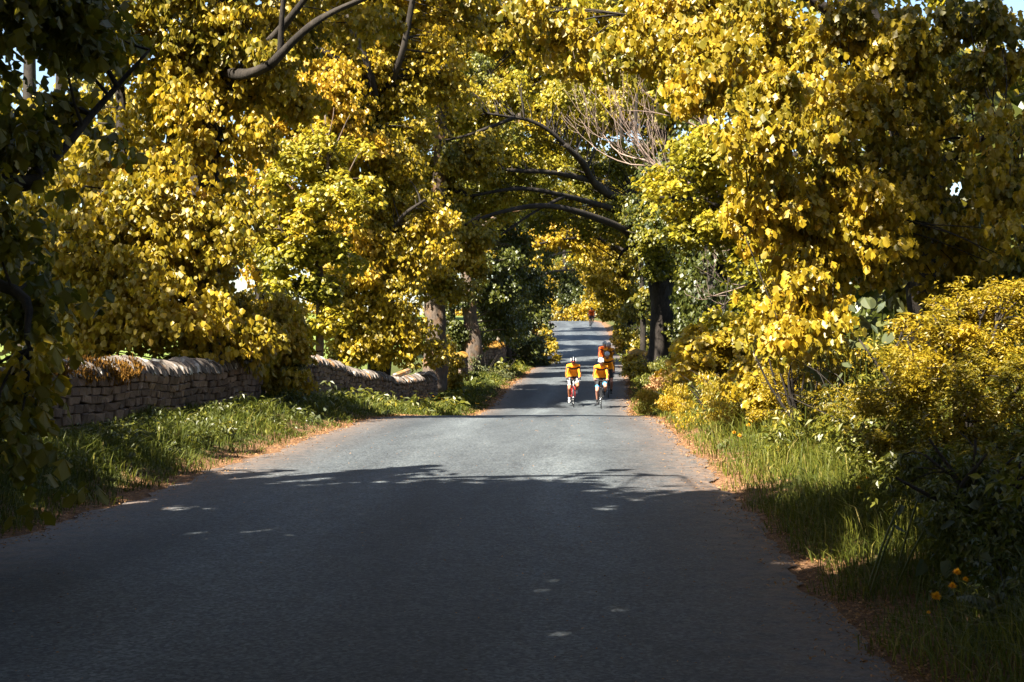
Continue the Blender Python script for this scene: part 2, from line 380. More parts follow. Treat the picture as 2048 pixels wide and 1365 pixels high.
def clump_leaves(c, rad, size, cov, droop, tint, tsd, r, rs):
    """c: centre, rad: (rx, ry, rz) metres. Fills the ellipsoid with small leafy tufts.  returns leaf arrays and the tuft centres"""
    c = np.asarray(c); rad = np.asarray(rad, float); rs = rs * .92
    area = PI * max(rad[0], .2) * max(rad[2], .2); ns = max(3, int(area / (PI * rs * rs) * 2.6 * (.6 + .4 * min(rad[1], 3))))
    q = norm(r.normal(size=(ns, 3))) * (r.uniform(.1, 1.25, ns) ** .6)[:, None]
    cen = c + q * rad
    nl = int(DENS * area * cov / (.42 * size * size) * (.75 + .25 * min(rad[1], 3)))
    ro = max(1, nl // 6)
    w = r.uniform(.3, 1.6, ns); w /= w.sum()
    idx = r.choice(ns, ro, p=w); dirs = norm(r.normal(size=(ro, 3))) * (r.uniform(.1, 1, ro) ** .5)[:, None]
    srs = rs * r.uniform(.45, 1.7, ns)
    pr = cen[idx] + dirs * srs[idx][:, None] * V3(1.1, 1.1, .85)
    k = 6; pos = np.repeat(pr, k, 0); az = (np.tile(np.arange(k), ro) + np.repeat(r.uniform(0, 6, ro), k)) / k * 2 * PI
    o = np.stack([np.cos(az), np.sin(az), np.zeros(len(az))], -1)
    outd = norm(np.repeat(pr - c, k, 0) / rad) * .5 + o
    pos = pos + o * size * r.uniform(.2, .7, len(az))[:, None] + r.normal(0, size * .35, (len(az), 3))
    tt = np.clip(tint + np.repeat(r.normal(0, .10, ns)[idx], k), 0.02, .98)
    L = leaf_array(pos, outd, size, droop, 0.0, tsd, r); L['t'] = np.clip(tt + r.normal(0, tsd, len(tt)), 0, 1)
    return L, cen

def twig(m, a, b, r0, r, sides=4, sag=.12, seg=4, tint=.5):
    L = np.linalg.norm(b - a); t = np.linspace(0, 1, seg + 1)[:, None]
    mid = (a + b) / 2 + r.normal(0, .10 * L, 3) + V3(0, 0, sag * L)
    p = (1 - t) ** 2 * a + 2 * t * (1 - t) * mid + t * t * b
    tube(m, p, np.linspace(r0, max(.004, r0 * .3), seg + 1), sides, tint, cap=False)

def PC(px, py, d, rx, ry, rdep, **k):
    """a leafy mass seen at pixel (px, py), distance d, half sizes rx, ry in pixels, half depth in metres"""
    s = d / FPX
    return dict(c=P(px, py, d), r=(rx * s, rdep, ry * s), **k)

LEAF_SETS = {}
def leaf_meshes(lod, mat, shades):
    key = (lod, mat.name)
    if key not in LEAF_SETS:
        out = []
        for i, t in enumerate(shades):
            m = Mesh(); leaves_to_mesh(m, dict(p=np.zeros((1, 3)), d=V3(1, 0, 0)[None], n=V3(0, 0, 1)[None], s=np.ones(1), t=np.array([t]), bend=np.array([.2 + .6 * (i % 3) / 2]), w=np.ones(1)), lod)
            out.append(m.mesh('leaf', mat))
        LEAF_SETS[key] = out
    return LEAF_SETS[key]

def split_leaves(L, root, lod, mat, count=300):
    """the leaves that show largest become objects of their own; returns the rest"""
    p = L['p']; ok = np.nonzero(in_frame(p, -8))[0]
    if not len(ok): return L
    ap = L['s'][ok] / np.linalg.norm(p[ok] - V3(0, 0, EYE), axis=1)
    best = ok[np.argsort(-ap)][:count]
    shades = [.2, .35, .5, .6, .7, .8, .9]; ms = leaf_meshes(lod, mat, shades)
    base = np.array(root.location)
    first = None
    for i in best:
        me = ms[int(np.argmin(np.abs(np.array(shades) - L['t'][i])))]
        d, n = L['d'][i], L['n'][i]; s = np.cross(n, d); sc = L['s'][i]
        M = Matrix(((d[0] * sc, s[0] * sc * L['w'][i], n[0] * sc, p[i][0] - base[0]), (d[1] * sc, s[1] * sc * L['w'][i], n[1] * sc, p[i][1] - base[1]), (d[2] * sc, s[2] * sc * L['w'][i], n[2] * sc, p[i][2] - base[2]), (0, 0, 0, 1)))
        o = link('leaf', me, root) if first is None else first.copy()
        if first is None: first = o
        else: o.data = me; C.objects.link(o); o.parent = root
        o.matrix_local = M
    keep = np.ones(len(p), bool); keep[best] = False
    return pick(L, keep)

def plant(name, label, cat_, base, trunks=(), limbs=(), clumps=(), size=.11, cov=3.2, droop=(25, 75), tint=.55, tsd=.13, lod=1, mat=None,
          bark=None, rs=.42, seed=1, group=None, twigs=1.0, singles=0, tw_r=.02, crown='crown', trunk_name='trunk', trunk_sides=12, rough=.16, sag=.1):
    """a tree or shrub: an Empty at its base, trunk and limbs as parts, fine twigs and leaves as stuff parts"""
    mat = mat or GOLD; bark = bark or BARK; r = np.random.default_rng(seed)
    base = np.asarray(base, float); root = thing(name, label, cat_, tuple(base), group=group)
    nodes = []
    for kind, items in ((trunk_name, trunks), ('limb', limbs)):
        for pts, rad in items:
            p, q = smooth_path(pts, rad, 6); nodes.append(p)
            m = Mesh(); tube(m, p - base, q, trunk_sides if kind == trunk_name else 8, r.uniform(), rough=rough); m.build(kind, bark, root, smooth=True)
    sk = np.concatenate(nodes) if nodes else base[None]
    Ls, tw, anyt, lods = [], Mesh(), False, []
    for cl in clumps:
        L, cen = clump_leaves(cl['c'], cl['r'], SZ * cl.get('size', size), cl.get('cov', cov), cl.get('droop', droop), cl.get('tint', tint), cl.get('tsd', tsd), r, cl.get('rs', rs))
        Ls.append(L); lods.append(cl.get('lod', lod))
        for e in cen:
            if r.uniform() > twigs * cl.get('twigs', 1): continue
            dd = np.linalg.norm(sk - e, axis=1) + np.maximum(0, sk[:, 2] - e[2]) * .6; a = sk[int(np.argmin(dd))]
            twig(tw, a - base, e - base, tw_r * r.uniform(.5, 1.2), r, 4, sag); anyt = True
    if anyt: tag(tw.build('twigs', bark, root, smooth=True), kind='stuff')
    if Ls:
        m = Mesh()
        for ld in sorted(set(lods)):
            L0 = cat([a for a, q in zip(Ls, lods) if q == ld])
            if singles and ld == lod: L0 = split_leaves(L0, root, 0 if lod == 1 else lod, mat, singles)
            L0 = dict(L0); L0['p'] = L0['p'] - base; leaves_to_mesh(m, L0, ld)
        tag(m.build(crown, mat, root), kind='stuff')
    return root

def trunk_line(px0, py0, px1, py1, d, r0, r1, bend=0, d1=None, n=4):
    """trunk or limb between two seen points"""
    a, b = P(px0, py0, d), P(px1, py1, d1 or d); t = np.linspace(0, 1, n)[:, None]
    pts = a * (1 - t) + b * t; pts[:, 0] += bend * np.sin(t[:, 0] * PI)
    return pts, list(np.linspace(r0, r1, n))
def limb_px(pts, r0, r1):
    return [P(*p) for p in pts], list(np.linspace(r0, r1, len(pts)))
def foot(px, d, dz=0.0):
    q = P(px, 682.5, d); return V3(q[0], q[1], float(ground_z(q[0], q[1])) + dz)

# ---------------------------------------------------------------- dry stone walls
def stone_variant(seed, soft=.16):
    r = np.random.default_rng(seed); m = Mesh(); v = []; idx = {}
    for sx in (-1, 1):
        for sy in (-1, 1):
            for sz in (-1, 1):
                j = r.uniform(-.09, .09, 3)
                for ax in range(3):
                    c = np.array([sx, sy, sz]) * .5 + j; k = soft * r.uniform(.7, 1.3)
                    for o in range(3):
                        if o != ax: c[o] -= np.sign(c[o]) * k * .5
                    idx[(sx, sy, sz, ax)] = len(v); v.append(c)
    q, t = [], []
    for ax in range(3):
        o1, o2 = [(1, 2), (2, 0), (0, 1)][ax]
        for s in (-1, 1):
            c = []
            for a, b in ((-1, -1), (1, -1), (1, 1), (-1, 1)):
                k = [0, 0, 0]; k[ax] = s; k[o1] = a; k[o2] = b; c.append(idx[(*k, ax)])
            q.append(c if s > 0 else c[::-1])
        for a in (-1, 1):          # edges along ax
            for b in (-1, 1):
                k0 = [0, 0, 0]; k0[o1] = a; k0[o2] = b; k1 = list(k0); k0[ax] = -1; k1[ax] = 1
                q.append([idx[(*k0, o1)], idx[(*k1, o1)], idx[(*k1, o2)], idx[(*k0, o2)]] if a * b < 0 else [idx[(*k0, o1)], idx[(*k0, o2)], idx[(*k1, o2)], idx[(*k1, o1)]])
    for sx in (-1, 1):
        for sy in (-1, 1):
            for sz in (-1, 1): t.append([idx[(sx, sy, sz, a)] for a in range(3)][:: (1 if sx * sy * sz > 0 else -1)])
    m.add(v, q); m.f.setdefault(3, []).append(np.array(t, dtype=np.int32)); m.m.setdefault(3, []).append(np.zeros(len(t), dtype=np.int32))
    return m
def cope_variant(seed):
    r = np.random.default_rng(seed); m = Mesh(); a = np.linspace(0, PI, 7); v = []
    for y in (-.5, .5):
        k = 1 - r.uniform(0, .08, 7)
        v += [(math.cos(t) * .5 * q, y * r.uniform(.8, 1.1), math.sin(t) * q) for t, q in zip(a, k)]
    f = [[i, i + 1, i + 8, i + 7] for i in range(6)] + [[6, 0, 7, 13]]
    m.add(v, f); m.f.setdefault(7, []).append(np.array([[6, 5, 4, 3, 2, 1, 0], [7, 8, 9, 10, 11, 12, 13]], dtype=np.int32)); m.m.setdefault(7, []).append(np.zeros(2, dtype=np.int32))
    return m
STONES = [stone_variant(i) for i in range(10)]; COPES = [cope_variant(i) for i in range(6)]

def wall(label, path, height, cope_h=.2, group='dry stone walls beside the road', stone_l=(.11, .31), course=(.075, .135), max_parts=290, seed=3, cope_mat=None, thick=.40, base_lift=.30, cope=True, step=None, face_mat=None):
    r = np.random.default_rng(seed); cope_mat = cope_mat or COPING; face_mat = face_mat or STONE
    p = np.asarray(path, float); seg = np.linalg.norm(np.diff(p, axis=0), axis=1); cum = np.concatenate([[0], np.cumsum(seg)]); Ltot = cum[-1]
    def at(s):
        s = min(max(s, 0), Ltot); i = min(int(np.searchsorted(cum, s, 'right') - 1), len(seg) - 1); t = (p[i + 1] - p[i]) / seg[i]; q = p[i] + t * (s - cum[i])
        return q, t
    def bz(q): return float(road_z(q[1])) + base_lift + .03 * math.sin(q[1] * .9) + .02 * math.sin(q[1] * 2.7)
    q0, _ = at(Ltot / 2); root = thing('stone_wall', label, 'wall', (q0[0], q0[1], bz(q0)), group=group); base = np.array(root.location)
    core = Mesh(); n = max(3, int(Ltot / .4)); rows = []
    for k in range(n + 1):
        q, t = at(Ltot * k / n); nr = V3(t[1], -t[0], 0); z = bz(q); c = V3(q[0], q[1], 0)
        hh = thick * .5 - .07
        rows += [c + nr * hh + V3(0, 0, z - .5), c + nr * hh + V3(0, 0, z + height - cope_h), c - nr * hh + V3(0, 0, z + height - cope_h), c - nr * hh + V3(0, 0, z - .5)]
    f = [[4 * k + i, 4 * k + (i + 1) % 4, 4 * k + 4 + (i + 1) % 4, 4 * k + 4 + i] for k in range(n) for i in range(4)] + [[3, 2, 1, 0], [4 * n, 4 * n + 1, 4 * n + 2, 4 * n + 3]]
    core.add(np.array(rows) - base, f); core.build('core', CORE, root)
    items = []
    z = -.06; face_h = height - cope_h
    while z < face_h - .02:
        ch = min(r.uniform(*course), face_h - z + .03); s = -r.uniform(0, .15)
        while s < Ltot:
            l = r.uniform(*stone_l) * (1.15 if z < .15 else 1); q, t = at(s + l / 2); nr = V3(t[1], -t[0], 0)
            c = V3(q[0], q[1], bz(q) + z + ch / 2) + nr * (thick * .5 - .09 + r.uniform(-.015, .02)); items.append((c, t, nr, l * .97, ch * .95, .20))
            s += l
        z += ch
    def mtx(c, t, nr, l, h, d, roll=0, tilt=0):
        R = Matrix(((t[0], -nr[0], 0), (t[1], -nr[1], 0), (0, 0, 1))).to_4x4()
        T = Matrix.Translation(Vector(c - base)) @ R @ Matrix.Rotation(tilt, 4, 'Y') @ Matrix.Rotation(roll, 4, 'X')
        return T @ Matrix.Diagonal((l, d, h, 1))
    order = np.argsort([np.linalg.norm(i[0] - V3(0, 0, EYE)) if in_frame(i[0][None], 40)[0] else 1e6 for i in items])
    rest = Mesh()
    for k, i in enumerate(order):
        c, t, nr, l, h, d = items[i]; M = mtx(c, t, nr, l, h, d, r.normal(0, .03), r.normal(0, .04)); vi = int(r.integers(len(STONES)))
        if k < max_parts:
            o = link('stone', stone_me(vi, face_mat), root); o.matrix_local = M
        else:
            sv = STONES[vi]; v = np.concatenate(sv.v); v = v @ np.array(M)[:3, :3].T + np.array(M)[:3, 3]; tv = r.uniform(); b0 = rest.n
            rest.add(v, np.concatenate(sv.f[4]), tv); rest.f.setdefault(3, []).append(np.concatenate(sv.f[3]) + b0); rest.m.setdefault(3, []).append(np.zeros(8, dtype=np.int32))
    if rest.n: tag(rest.build('stones', face_mat, root), kind='stuff')
    if cope:
        s = 0; nc = 0
        while s < Ltot:
            w = r.uniform(.09, .20); q, t = at(s + w / 2); nr = V3(t[1], -t[0], 0); hh = cope_h * r.uniform(.88, 1.12)
            c = V3(q[0], q[1], bz(q) + face_h - .02)
            R = Matrix(((nr[0], t[0], 0), (nr[1], t[1], 0), (0, 0, 1))).to_4x4()
            if nc < 298:
                o = link('coping_stone', cope_me(int(r.integers(6)), cope_mat), root)
                o.matrix_local = Matrix.Translation(Vector(c - base)) @ R @ Matrix.Rotation(r.uniform(-.34, -.12), 4, 'X') @ Matrix.Diagonal(((thick + .08) * r.uniform(.93, 1.07), w * 1.08, hh, 1))
            s += w; nc += 1
    return root
_sm = {}
def stone_me(i, mat):
    k = ('s', i, mat.name)
    if k not in _sm: _sm[k] = STONES[i].mesh('stone', mat)
    return _sm[k]
def cope_me(i, mat):
    k = ('c', i, mat.name)
    if k not in _sm: _sm[k] = COPES[i].mesh('coping_stone', mat)
    return _sm[k]
CORE = plain('wall_core_earth', (.03, .024, .018), .95)
wall_a = wall('long dry stone wall with rounded leaning copes nearest the camera, ending at the yellow overhanging bush', [(-5.7, 8), (-5.6, 14), (-5.55, 22.6), (-5.62, 23.2), (-5.85, 23.6), (-6.4, 23.8)], .80, seed=4, base_lift=.27)
wall_b = wall('second stretch of dry stone wall, behind the middle of the left grass verge', [(-6.3, 26.2), (-5.75, 26.6), (-5.6, 28), (-5.45, 49), (-5.6, 49.8), (-6.0, 50.2)], .92, cope_h=.22, seed=5, base_lift=.30, stone_l=(.16, .4))
wall_s = wall('short stub of stone wall with an orange mossy top, between two roadside bushes', [(-5.35, 57.2), (-5.2, 58.4), (-5.3, 59.2), (-5.8, 59.4)], 1.08, seed=6, base_lift=.30, cope_mat=MOSSY)
wall_c = wall('farthest stretch of stone wall, topped with bright orange moss, beside the shady bend', [(-5.6, 66.0), (-4.6, 70), (-4.25, 80), (-4.1, 85)], 1.15, cope_h=.16, seed=8, base_lift=.28, stone_l=(.25, .55), course=(.14, .24), cope_mat=MOSSY)
q = P(1283, 720, 60); wall_r = wall('low broken stone wall end with orange lichen beside the thick right-hand trunk', [(q[0] + .55, 59.0), (q[0] - .05, 60.2), (q[0] - .25, 62.5)][::-1], 1.1, seed=9, base_lift=.35, cope_mat=MOSSY, stone_l=(.3, .5), course=(.16, .24))
MOSS = leaf_material('orange_moss', [(0, (.05, .022, .005)), (.5, (.13, .055, .009)), (1, (.24, .11, .015))], trans=.1, rough=.8, spec=.1)
def moss(root, pts, rad, n, size=.05):
    r = np.random.default_rng(n); Ls = []
    for p in pts:
        L, _ = clump_leaves(p, rad, size, n, (40, 95), .5, .2, r, .1); Ls.append(L)
    L = cat(Ls); L['p'] = L['p'] - np.array(root.location); m = Mesh(); leaves_to_mesh(m, L, 3); tag(m.build('moss', MOSS, root), kind='stuff')
moss(wall_a, [V3(-5.52, y, .96 + .03 * math.sin(y * 5)) for y in np.arange(13.6, 16.6, .3)], (.22, .2, .10), 2, .045)
moss(wall_c, [V3(np.interp(y, [66, 70, 80, 85], [-5.6, -4.6, -4.25, -4.1]), y, float(road_z(y)) + 1.42) for y in np.arange(66.2, 84, .7)], (.25, .4, .14), 3, .09)
m = Mesh(); box(m, (0, 0, 0), (.50, .24, .11)); slab = m.build('stone_slab', COPING); q = P(765, 738, 41); slab.location = (-5.42, 41, float(road_z(41)) + .30 + .92 + .06); slab.rotation_euler = (.15, -.35, .4)
tag(slab, 'loose pale stone slab lying tilted on top of the second wall', 'stone')

# ---------------------------------------------------------------- trees on the left
T_L = 'trees behind the left wall'; T_R = 'trees along the right bank'
def hi(x, y, z, rx, ry, rz, size=.42, cov=1.3, **k): return dict(c=V3(x, y, z), r=(rx, ry, rz), size=size, cov=cov, rs=.8, twigs=.25, lod=2, **k)

b = V3(-6.4, 8.8, float(ground_z(-6.4, 8.8)))
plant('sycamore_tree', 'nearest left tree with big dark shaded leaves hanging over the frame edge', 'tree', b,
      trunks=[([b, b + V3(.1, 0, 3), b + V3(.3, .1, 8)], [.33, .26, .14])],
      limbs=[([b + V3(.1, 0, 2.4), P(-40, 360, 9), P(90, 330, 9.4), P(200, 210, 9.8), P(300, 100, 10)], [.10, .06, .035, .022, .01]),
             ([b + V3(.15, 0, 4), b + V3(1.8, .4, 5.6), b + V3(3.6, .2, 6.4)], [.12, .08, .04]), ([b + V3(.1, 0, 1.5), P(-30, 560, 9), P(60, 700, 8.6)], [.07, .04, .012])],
      clumps=[PC(20, 130, 9, 130, 190, .9, cov=3.6, tint=.16), PC(165, 50, 9.6, 100, 90, .6, tint=.18, cov=2.6), PC(10, 400, 9.2, 60, 150, .6, tint=.14), PC(-10, 590, 9, 44, 90, .5, tint=.14),  # low tints put part of the shade into the leaf colour
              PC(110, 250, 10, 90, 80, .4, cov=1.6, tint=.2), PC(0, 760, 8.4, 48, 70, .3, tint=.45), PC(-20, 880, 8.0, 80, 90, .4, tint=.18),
              hi(-5.6, 6, 6.4, 2.7, 3.2, 2.2, cov=1.8), hi(-3.5, 5.4, 6.6, 2.3, 2.8, 1.6, cov=4), hi(-4.4, 1.8, 5.6, 2.2, 2.6, 1.8, cov=4), hi(-4.6, 3.9, 4.7, 1.5, 1.8, 1.2, cov=2.8), hi(-8, 5, 4.6, 2, 3.0, 3), hi(-8.6, 9.5, 3.2, 1.6, 1.6, 2.4)],  # out-of-frame crown masses, placed to shade the near road and verge
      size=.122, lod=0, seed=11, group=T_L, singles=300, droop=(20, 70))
for k, (x, y) in enumerate([(-6.6, 0.5), (-6.4, -8.5), (5.6, 1.5), (6.2, -8.0)]):  # unseen trees, added to keep sun and sky off the foreground
    b = V3(x, y, float(ground_z(x, y))); s = np.sign(x)
    plant('sycamore_tree', ['shady roadside tree on the left just behind the viewpoint', 'shady roadside tree on the left farther behind the viewpoint', 'shady roadside tree on the right bank beside the viewpoint', 'shady roadside tree on the right bank behind the viewpoint'][k], 'tree', b,
          trunks=[([b, b + V3(0, 0, 4), b + V3(-.3 * s, 0, 9)], [.4, .3, .14])], limbs=[([b + V3(0, 0, 3.5), b + V3(-2 * s, .4, 6), b + V3(-4 * s, .6, 7.5)], [.15, .1, .04])],
          clumps=[hi(x - s * .5, y, 7.6, 3.2, 4.4, 3.4, cov=1.6), hi(x - s * 3.6, y, 7.3, 2.8, 4.4, 1.8, cov=3.2), hi(x + .8 * s, y, 3.0, 2.0, 4.6, 3.2, size=.4, cov=1.8)]
          + ([hi(-.5, 8.2, 13.4, 1.35, 1.6, 2.8, cov=4), hi(-1.2, 2.5, 7.6, 1.6, 1.3, 1.2, cov=4), hi(3, 4.6, 9.4, 2.6, 3, 2.2, cov=1.2), hi(2, -.5, 9.6, 4, 4, 1.6, cov=2.8), hi(4.4, 10.8, 7.6, 1.6, 2, .9, cov=2)] if k == 2 else ([hi(-.5, y + 1, 9.4, 4, 4.5, 1.8, cov=2.2, size=.4)] if k else [])), lod=2, seed=20 + k, group='trees behind the viewpoint')  # extra overhead clumps are placed to shade the road and right side

b = foot(405, 22.5)
plant('sycamore_tree', 'leafy tree behind the near wall, its dark stems buried in drooping golden leaves', 'tree', b,
      trunks=[([b, P(410, 430, 22.5), P(420, 200, 22.5), P(452, 0, 22.6), V3(-5.6, 22.6, 12)], [.30, .25, .22, .19, .06])],
      limbs=[limb_px([(400, 620, 22.5), (350, 400, 22.6), (345, 200, 22.8), (310, 0, 23)], .17, .09), limb_px([(380, 560, 22.5), (262, 380, 22.8), (240, 180, 23), (215, -60, 23)], .12, .06),
             limb_px([(418, 230, 22.5), (505, 120, 22.0), (560, 60, 21.6), (640, -40, 21.3)], .10, .04), limb_px([(425, 160, 22.5), (470, 60, 23), (480, -60, 23.4)], .10, .05),
             limb_px([(540, 130, 21.2), (600, 70, 21.1), (660, 28, 21), (745, -10, 21)], .07, .035), limb_px([(430, 140, 22.6), (490, 150, 21.6), (540, 130, 21.2)], .09, .07), limb_px([(560, 110, 21.2), (565, 20, 21.1), (575, -60, 21)], .05, .03)],
      clumps=[PC(240, 540, 21.4, 190, 110, .8), PC(320, 410, 21.5, 150, 90, .8), PC(150, 650, 20.8, 130, 70, .6, tint=.62), PC(310, 650, 20.9, 150, 65, .6, tint=.62), PC(430, 690, 23.4, 110, 40, .3, tint=.4, lod=2, size=.16), PC(430, 560, 21.8, 70, 120, .6), PC(440, 400, 22, 60, 90, .6),
              PC(400, 250, 22, 130, 100, .8), PC(200, 420, 21.8, 90, 80, .5, cov=1.8, tint=.5), PC(90, 560, 21.2, 80, 110, .6, tint=.55), PC(300, 130, 22.4, 120, 110, .9, cov=2.2, tint=.5), PC(470, 120, 22.5, 130, 110, .9), PC(560, 190, 23, 80, 70, .7, cov=2.4),
              PC(190, 60, 23, 90, 80, .7, cov=1.4, tint=.45), PC(600, 50, 23, 90, 70, .8, cov=2.6), PC(90, 300, 23, 80, 90, .5, cov=1.0, tint=.5), PC(420, 20, 21.8, 120, 60, .6, tint=.42), PC(300, 30, 22, 110, 60, .6, tint=.4), PC(540, 90, 21.4, 70, 50, .5, tint=.5), PC(480, 660, 21.8, 60, 60, .4), PC(240, 680, 21.4, 230, 45, .6, tint=.6), PC(390, 480, 22.8, 110, 200, .4, tint=.45, lod=2, size=.16), PC(250, 480, 23, 200, 180, .4, cov=1.6, tint=.4, lod=2, size=.16), PC(330, 300, 22.6, 150, 110, .6, cov=2), PC(60, 660, 21.8, 100, 60, .6), PC(60, 450, 22, 70, 60, .5, cov=1.2), PC(700, 20, 23.4, 60, 50, .6, cov=1.8),
              hi(-1.5, 21, 11.6, 2.6, 3.2, 1.5, cov=1.8), hi(-6, 22.5, 10, 2.8, 2.0, 2.2), hi(-4.6, 23.8, 9.8, 2.2, 2.0, 2.0)],  # first clump: unseen, added high over the road to dim the foreground
      size=.12, lod=1, seed=12, cov=2.2, group=T_L, singles=300, droop=(25, 80), tint=.57)
b = foot(545, 25.2)
plant('overhanging_bush', 'orange-yellow bush spilling over the gap between the first and second walls', 'bush', b, trunk_name='stem',
      trunks=[([b + V3(-.2, .1, 0), b + V3(-.1, 0, .7), b + V3(.3, -.3, 1.4)], [.05, .035, .012]), ([b, b + V3(.5, -.4, .7), b + V3(1.0, -.6, .8)], [.04, .025, .01]), ([b, b + V3(-.4, 0, .9), b + V3(-.5, 0, 1.8)], [.04, .03, .01])], trunk_sides=6,
      clumps=[PC(545, 680, 24.6, 60, 70, .5, tint=.66), PC(520, 620, 24.8, 60, 60, .5, tint=.62), PC(570, 740, 24.2, 50, 60, .4, tint=.64), PC(540, 760, 24.6, 50, 50, .35, cov=1.8, tint=.5), PC(605, 770, 23.9, 38, 22, .25, cov=1.6, tint=.72), PC(560, 640, 25, 40, 40, .3, tint=.66)],
      size=.115, lod=0, seed=13, singles=120, rs=.25, tw_r=.008, sag=.2)
b = foot(637, 36)
plant('young_sycamore', 'slim young tree with layered bright leaves and a thin straight trunk behind the second wall', 'tree', b,
      trunks=[([b, P(640, 600, 36), P(636, 450, 36), P(655, 330, 36), P(650, 230, 36.2)], [.11, .10, .085, .05, .02])],
      limbs=[limb_px([(638, 500, 36), (610, 440, 35.6), (585, 380, 35.4)], .04, .015), limb_px([(638, 560, 36), (590, 500, 35.7), (555, 450, 35.4)], .04, .015), limb_px([(640, 450, 36), (690, 360, 36), (715, 310, 36)], .045, .012), limb_px([(640, 610, 36), (590, 590, 35.6), (550, 560, 35.4)], .03, .01),
             limb_px([(655, 330, 36), (625, 260, 36), (620, 230, 36)], .025, .01), limb_px([(655, 330, 36), (690, 250, 36), (700, 230, 36)], .022, .008), limb_px([(650, 300, 36), (665, 240, 36), (668, 215, 36)], .022, .008)],
      clumps=[PC(600, 430, 35.7, 95, 45, .9), PC(660, 380, 36, 80, 45, .8), PC(580, 510, 35.6, 80, 40, .8, tint=.45), PC(655, 520, 35.7, 60, 45, .7, tint=.5), PC(560, 580, 35.6, 60, 30, .6, tint=.45), PC(640, 590, 35.8, 50, 35, .5, tint=.4), PC(600, 650, 35.8, 60, 35, .5, tint=.45, cov=2), PC(680, 650, 35.6, 40, 30, .4, cov=2),
              PC(600, 330, 36, 80, 50, .8, tint=.66), PC(680, 300, 36.4, 60, 50, .6, cov=1.6, tint=.68), PC(530, 450, 36, 50, 60, .6, tint=.62)],
      size=.15, lod=1, seed=14, group=T_L, droop=(5, 50), tint=.72, mat=OLIVE, bark=BARK_WARM, rs=.34, tw_r=.012)
b = foot(520, 44)
plant('sycamore_tree', 'brilliant yellow sunlit tree beyond the young slim tree at the field edge', 'tree', b,
      trunks=[([b, P(525, 400, 44), P(560, 100, 44)], [.2, .16, .08])], limbs=[limb_px([(530, 400, 44), (600, 250, 44), (650, 140, 44)], .1, .04)],
      clumps=[PC(530, 380, 43.5, 60, 90, 1.0), PC(560, 260, 44, 90, 80, 1.2), PC(640, 190, 44.5, 100, 80, 1.2), PC(520, 520, 43.5, 45, 70, .8), PC(590, 130, 44.5, 90, 70, 1.0), PC(690, 300, 45, 60, 80, .8), PC(700, 420, 45, 45, 70, .7), PC(720, 560, 45, 30, 60, .5), PC(480, 640, 43, 30, 40, .5)],
      size=.19, lod=2, seed=15, group=T_L, tint=.84, rs=.55, tsd=.1)
b = foot(757, 47)
plant('sycamore_tree', 'tall tree wrapped to the ground in drooping yellow leaves above the second wall', 'tree', b,
      trunks=[([b, P(765, 560, 47), P(748, 300, 47), P(752, 0, 47.3), V3(-7, 47.5, 17)], [.42, .36, .33, .25, .06])],
      limbs=[limb_px([(748, 330, 47), (725, 190, 45.2), (690, 130, 44.8), (630, 95, 44.6)], .17, .08), limb_px([(750, 260, 47), (742, 150, 45.2), (690, 30, 44.9)], .16, .09), limb_px([(752, 220, 47), (800, 120, 45.4), (830, -20, 45)], .14, .08),
             limb_px([(755, 560, 46.8), (700, 490, 45.2), (685, 420, 44.9)], .10, .04), limb_px([(758, 520, 47), (800, 440, 45.2), (850, 400, 44.9)], .10, .04)],
      clumps=[PC(730, 660, 45.8, 75, 50, .8), PC(730, 695, 45.6, 95, 40, .6), PC(815, 660, 46, 32, 60, .6), PC(690, 640, 45.8, 40, 70, .5), PC(790, 640, 46, 65, 65, .8), PC(760, 560, 45.9, 85, 60, .8), PC(700, 570, 45.8, 50, 60, .6, tint=.66), PC(810, 500, 46, 80, 60, .9), PC(730, 460, 46, 70, 60, .8), PC(830, 420, 46, 80, 60, .8), PC(760, 380, 46.2, 80, 50, .8),
              PC(690, 260, 46, 90, 80, 1.2, tint=.6), PC(800, 280, 46.4, 80, 80, 1.2), PC(740, 160, 46.4, 110, 80, 1.2), PC(640, 160, 46, 90, 80, 1.0, cov=2.4), PC(850, 160, 47, 90, 90, 1.2), PC(720, 50, 47, 150, 70, 1.3, cov=2.6), PC(860, 40, 47.5, 100, 80, 1.3, cov=2.8), PC(860, 690, 46.6, 25, 40, .4),
              hi(-7, 46, 14.5, 4.2, 3, 2.6, size=.34, cov=1.3)],
      size=.17, lod=2, seed=16, group=T_L, cov=2.7, tint=.6, rs=.5, tw_r=.03)
b = foot(868, 52)
plant('sycamore_tree', 'tree with a thick bare rust-stained trunk right behind the end of the second wall', 'tree', b,
      trunks=[([b + V3(0, 0, -.1), P(870, 700, 52), P(872, 620, 52), P(866, 540, 52), P(880, 300, 52.3), V3(-5.4, 52.5, 16)], [.50, .40, .36, .33, .26, .06])],
      limbs=[limb_px([(868, 560, 52), (900, 480, 51.4), (960, 430, 51)], .12, .04), limb_px([(884, 700, 51.9), (886, 640, 51.9), (880, 600, 52)], .14, .08)],
      clumps=[PC(890, 560, 51, 75, 55, .9), PC(930, 500, 51, 60, 50, .8, tint=.6), PC(870, 460, 51.4, 60, 60, .9), PC(950, 560, 51.2, 30, 30, .5), PC(905, 300, 52, 80, 90, 1.2, tint=.45), PC(900, 200, 53, 40, 50, .8, tint=.5),],
      size=.18, lod=2, seed=17, group=T_L, bark=BARK_WARM, tint=.5, rs=.5, tw_r=.03, rough=.22)
b = foot(942, 62)
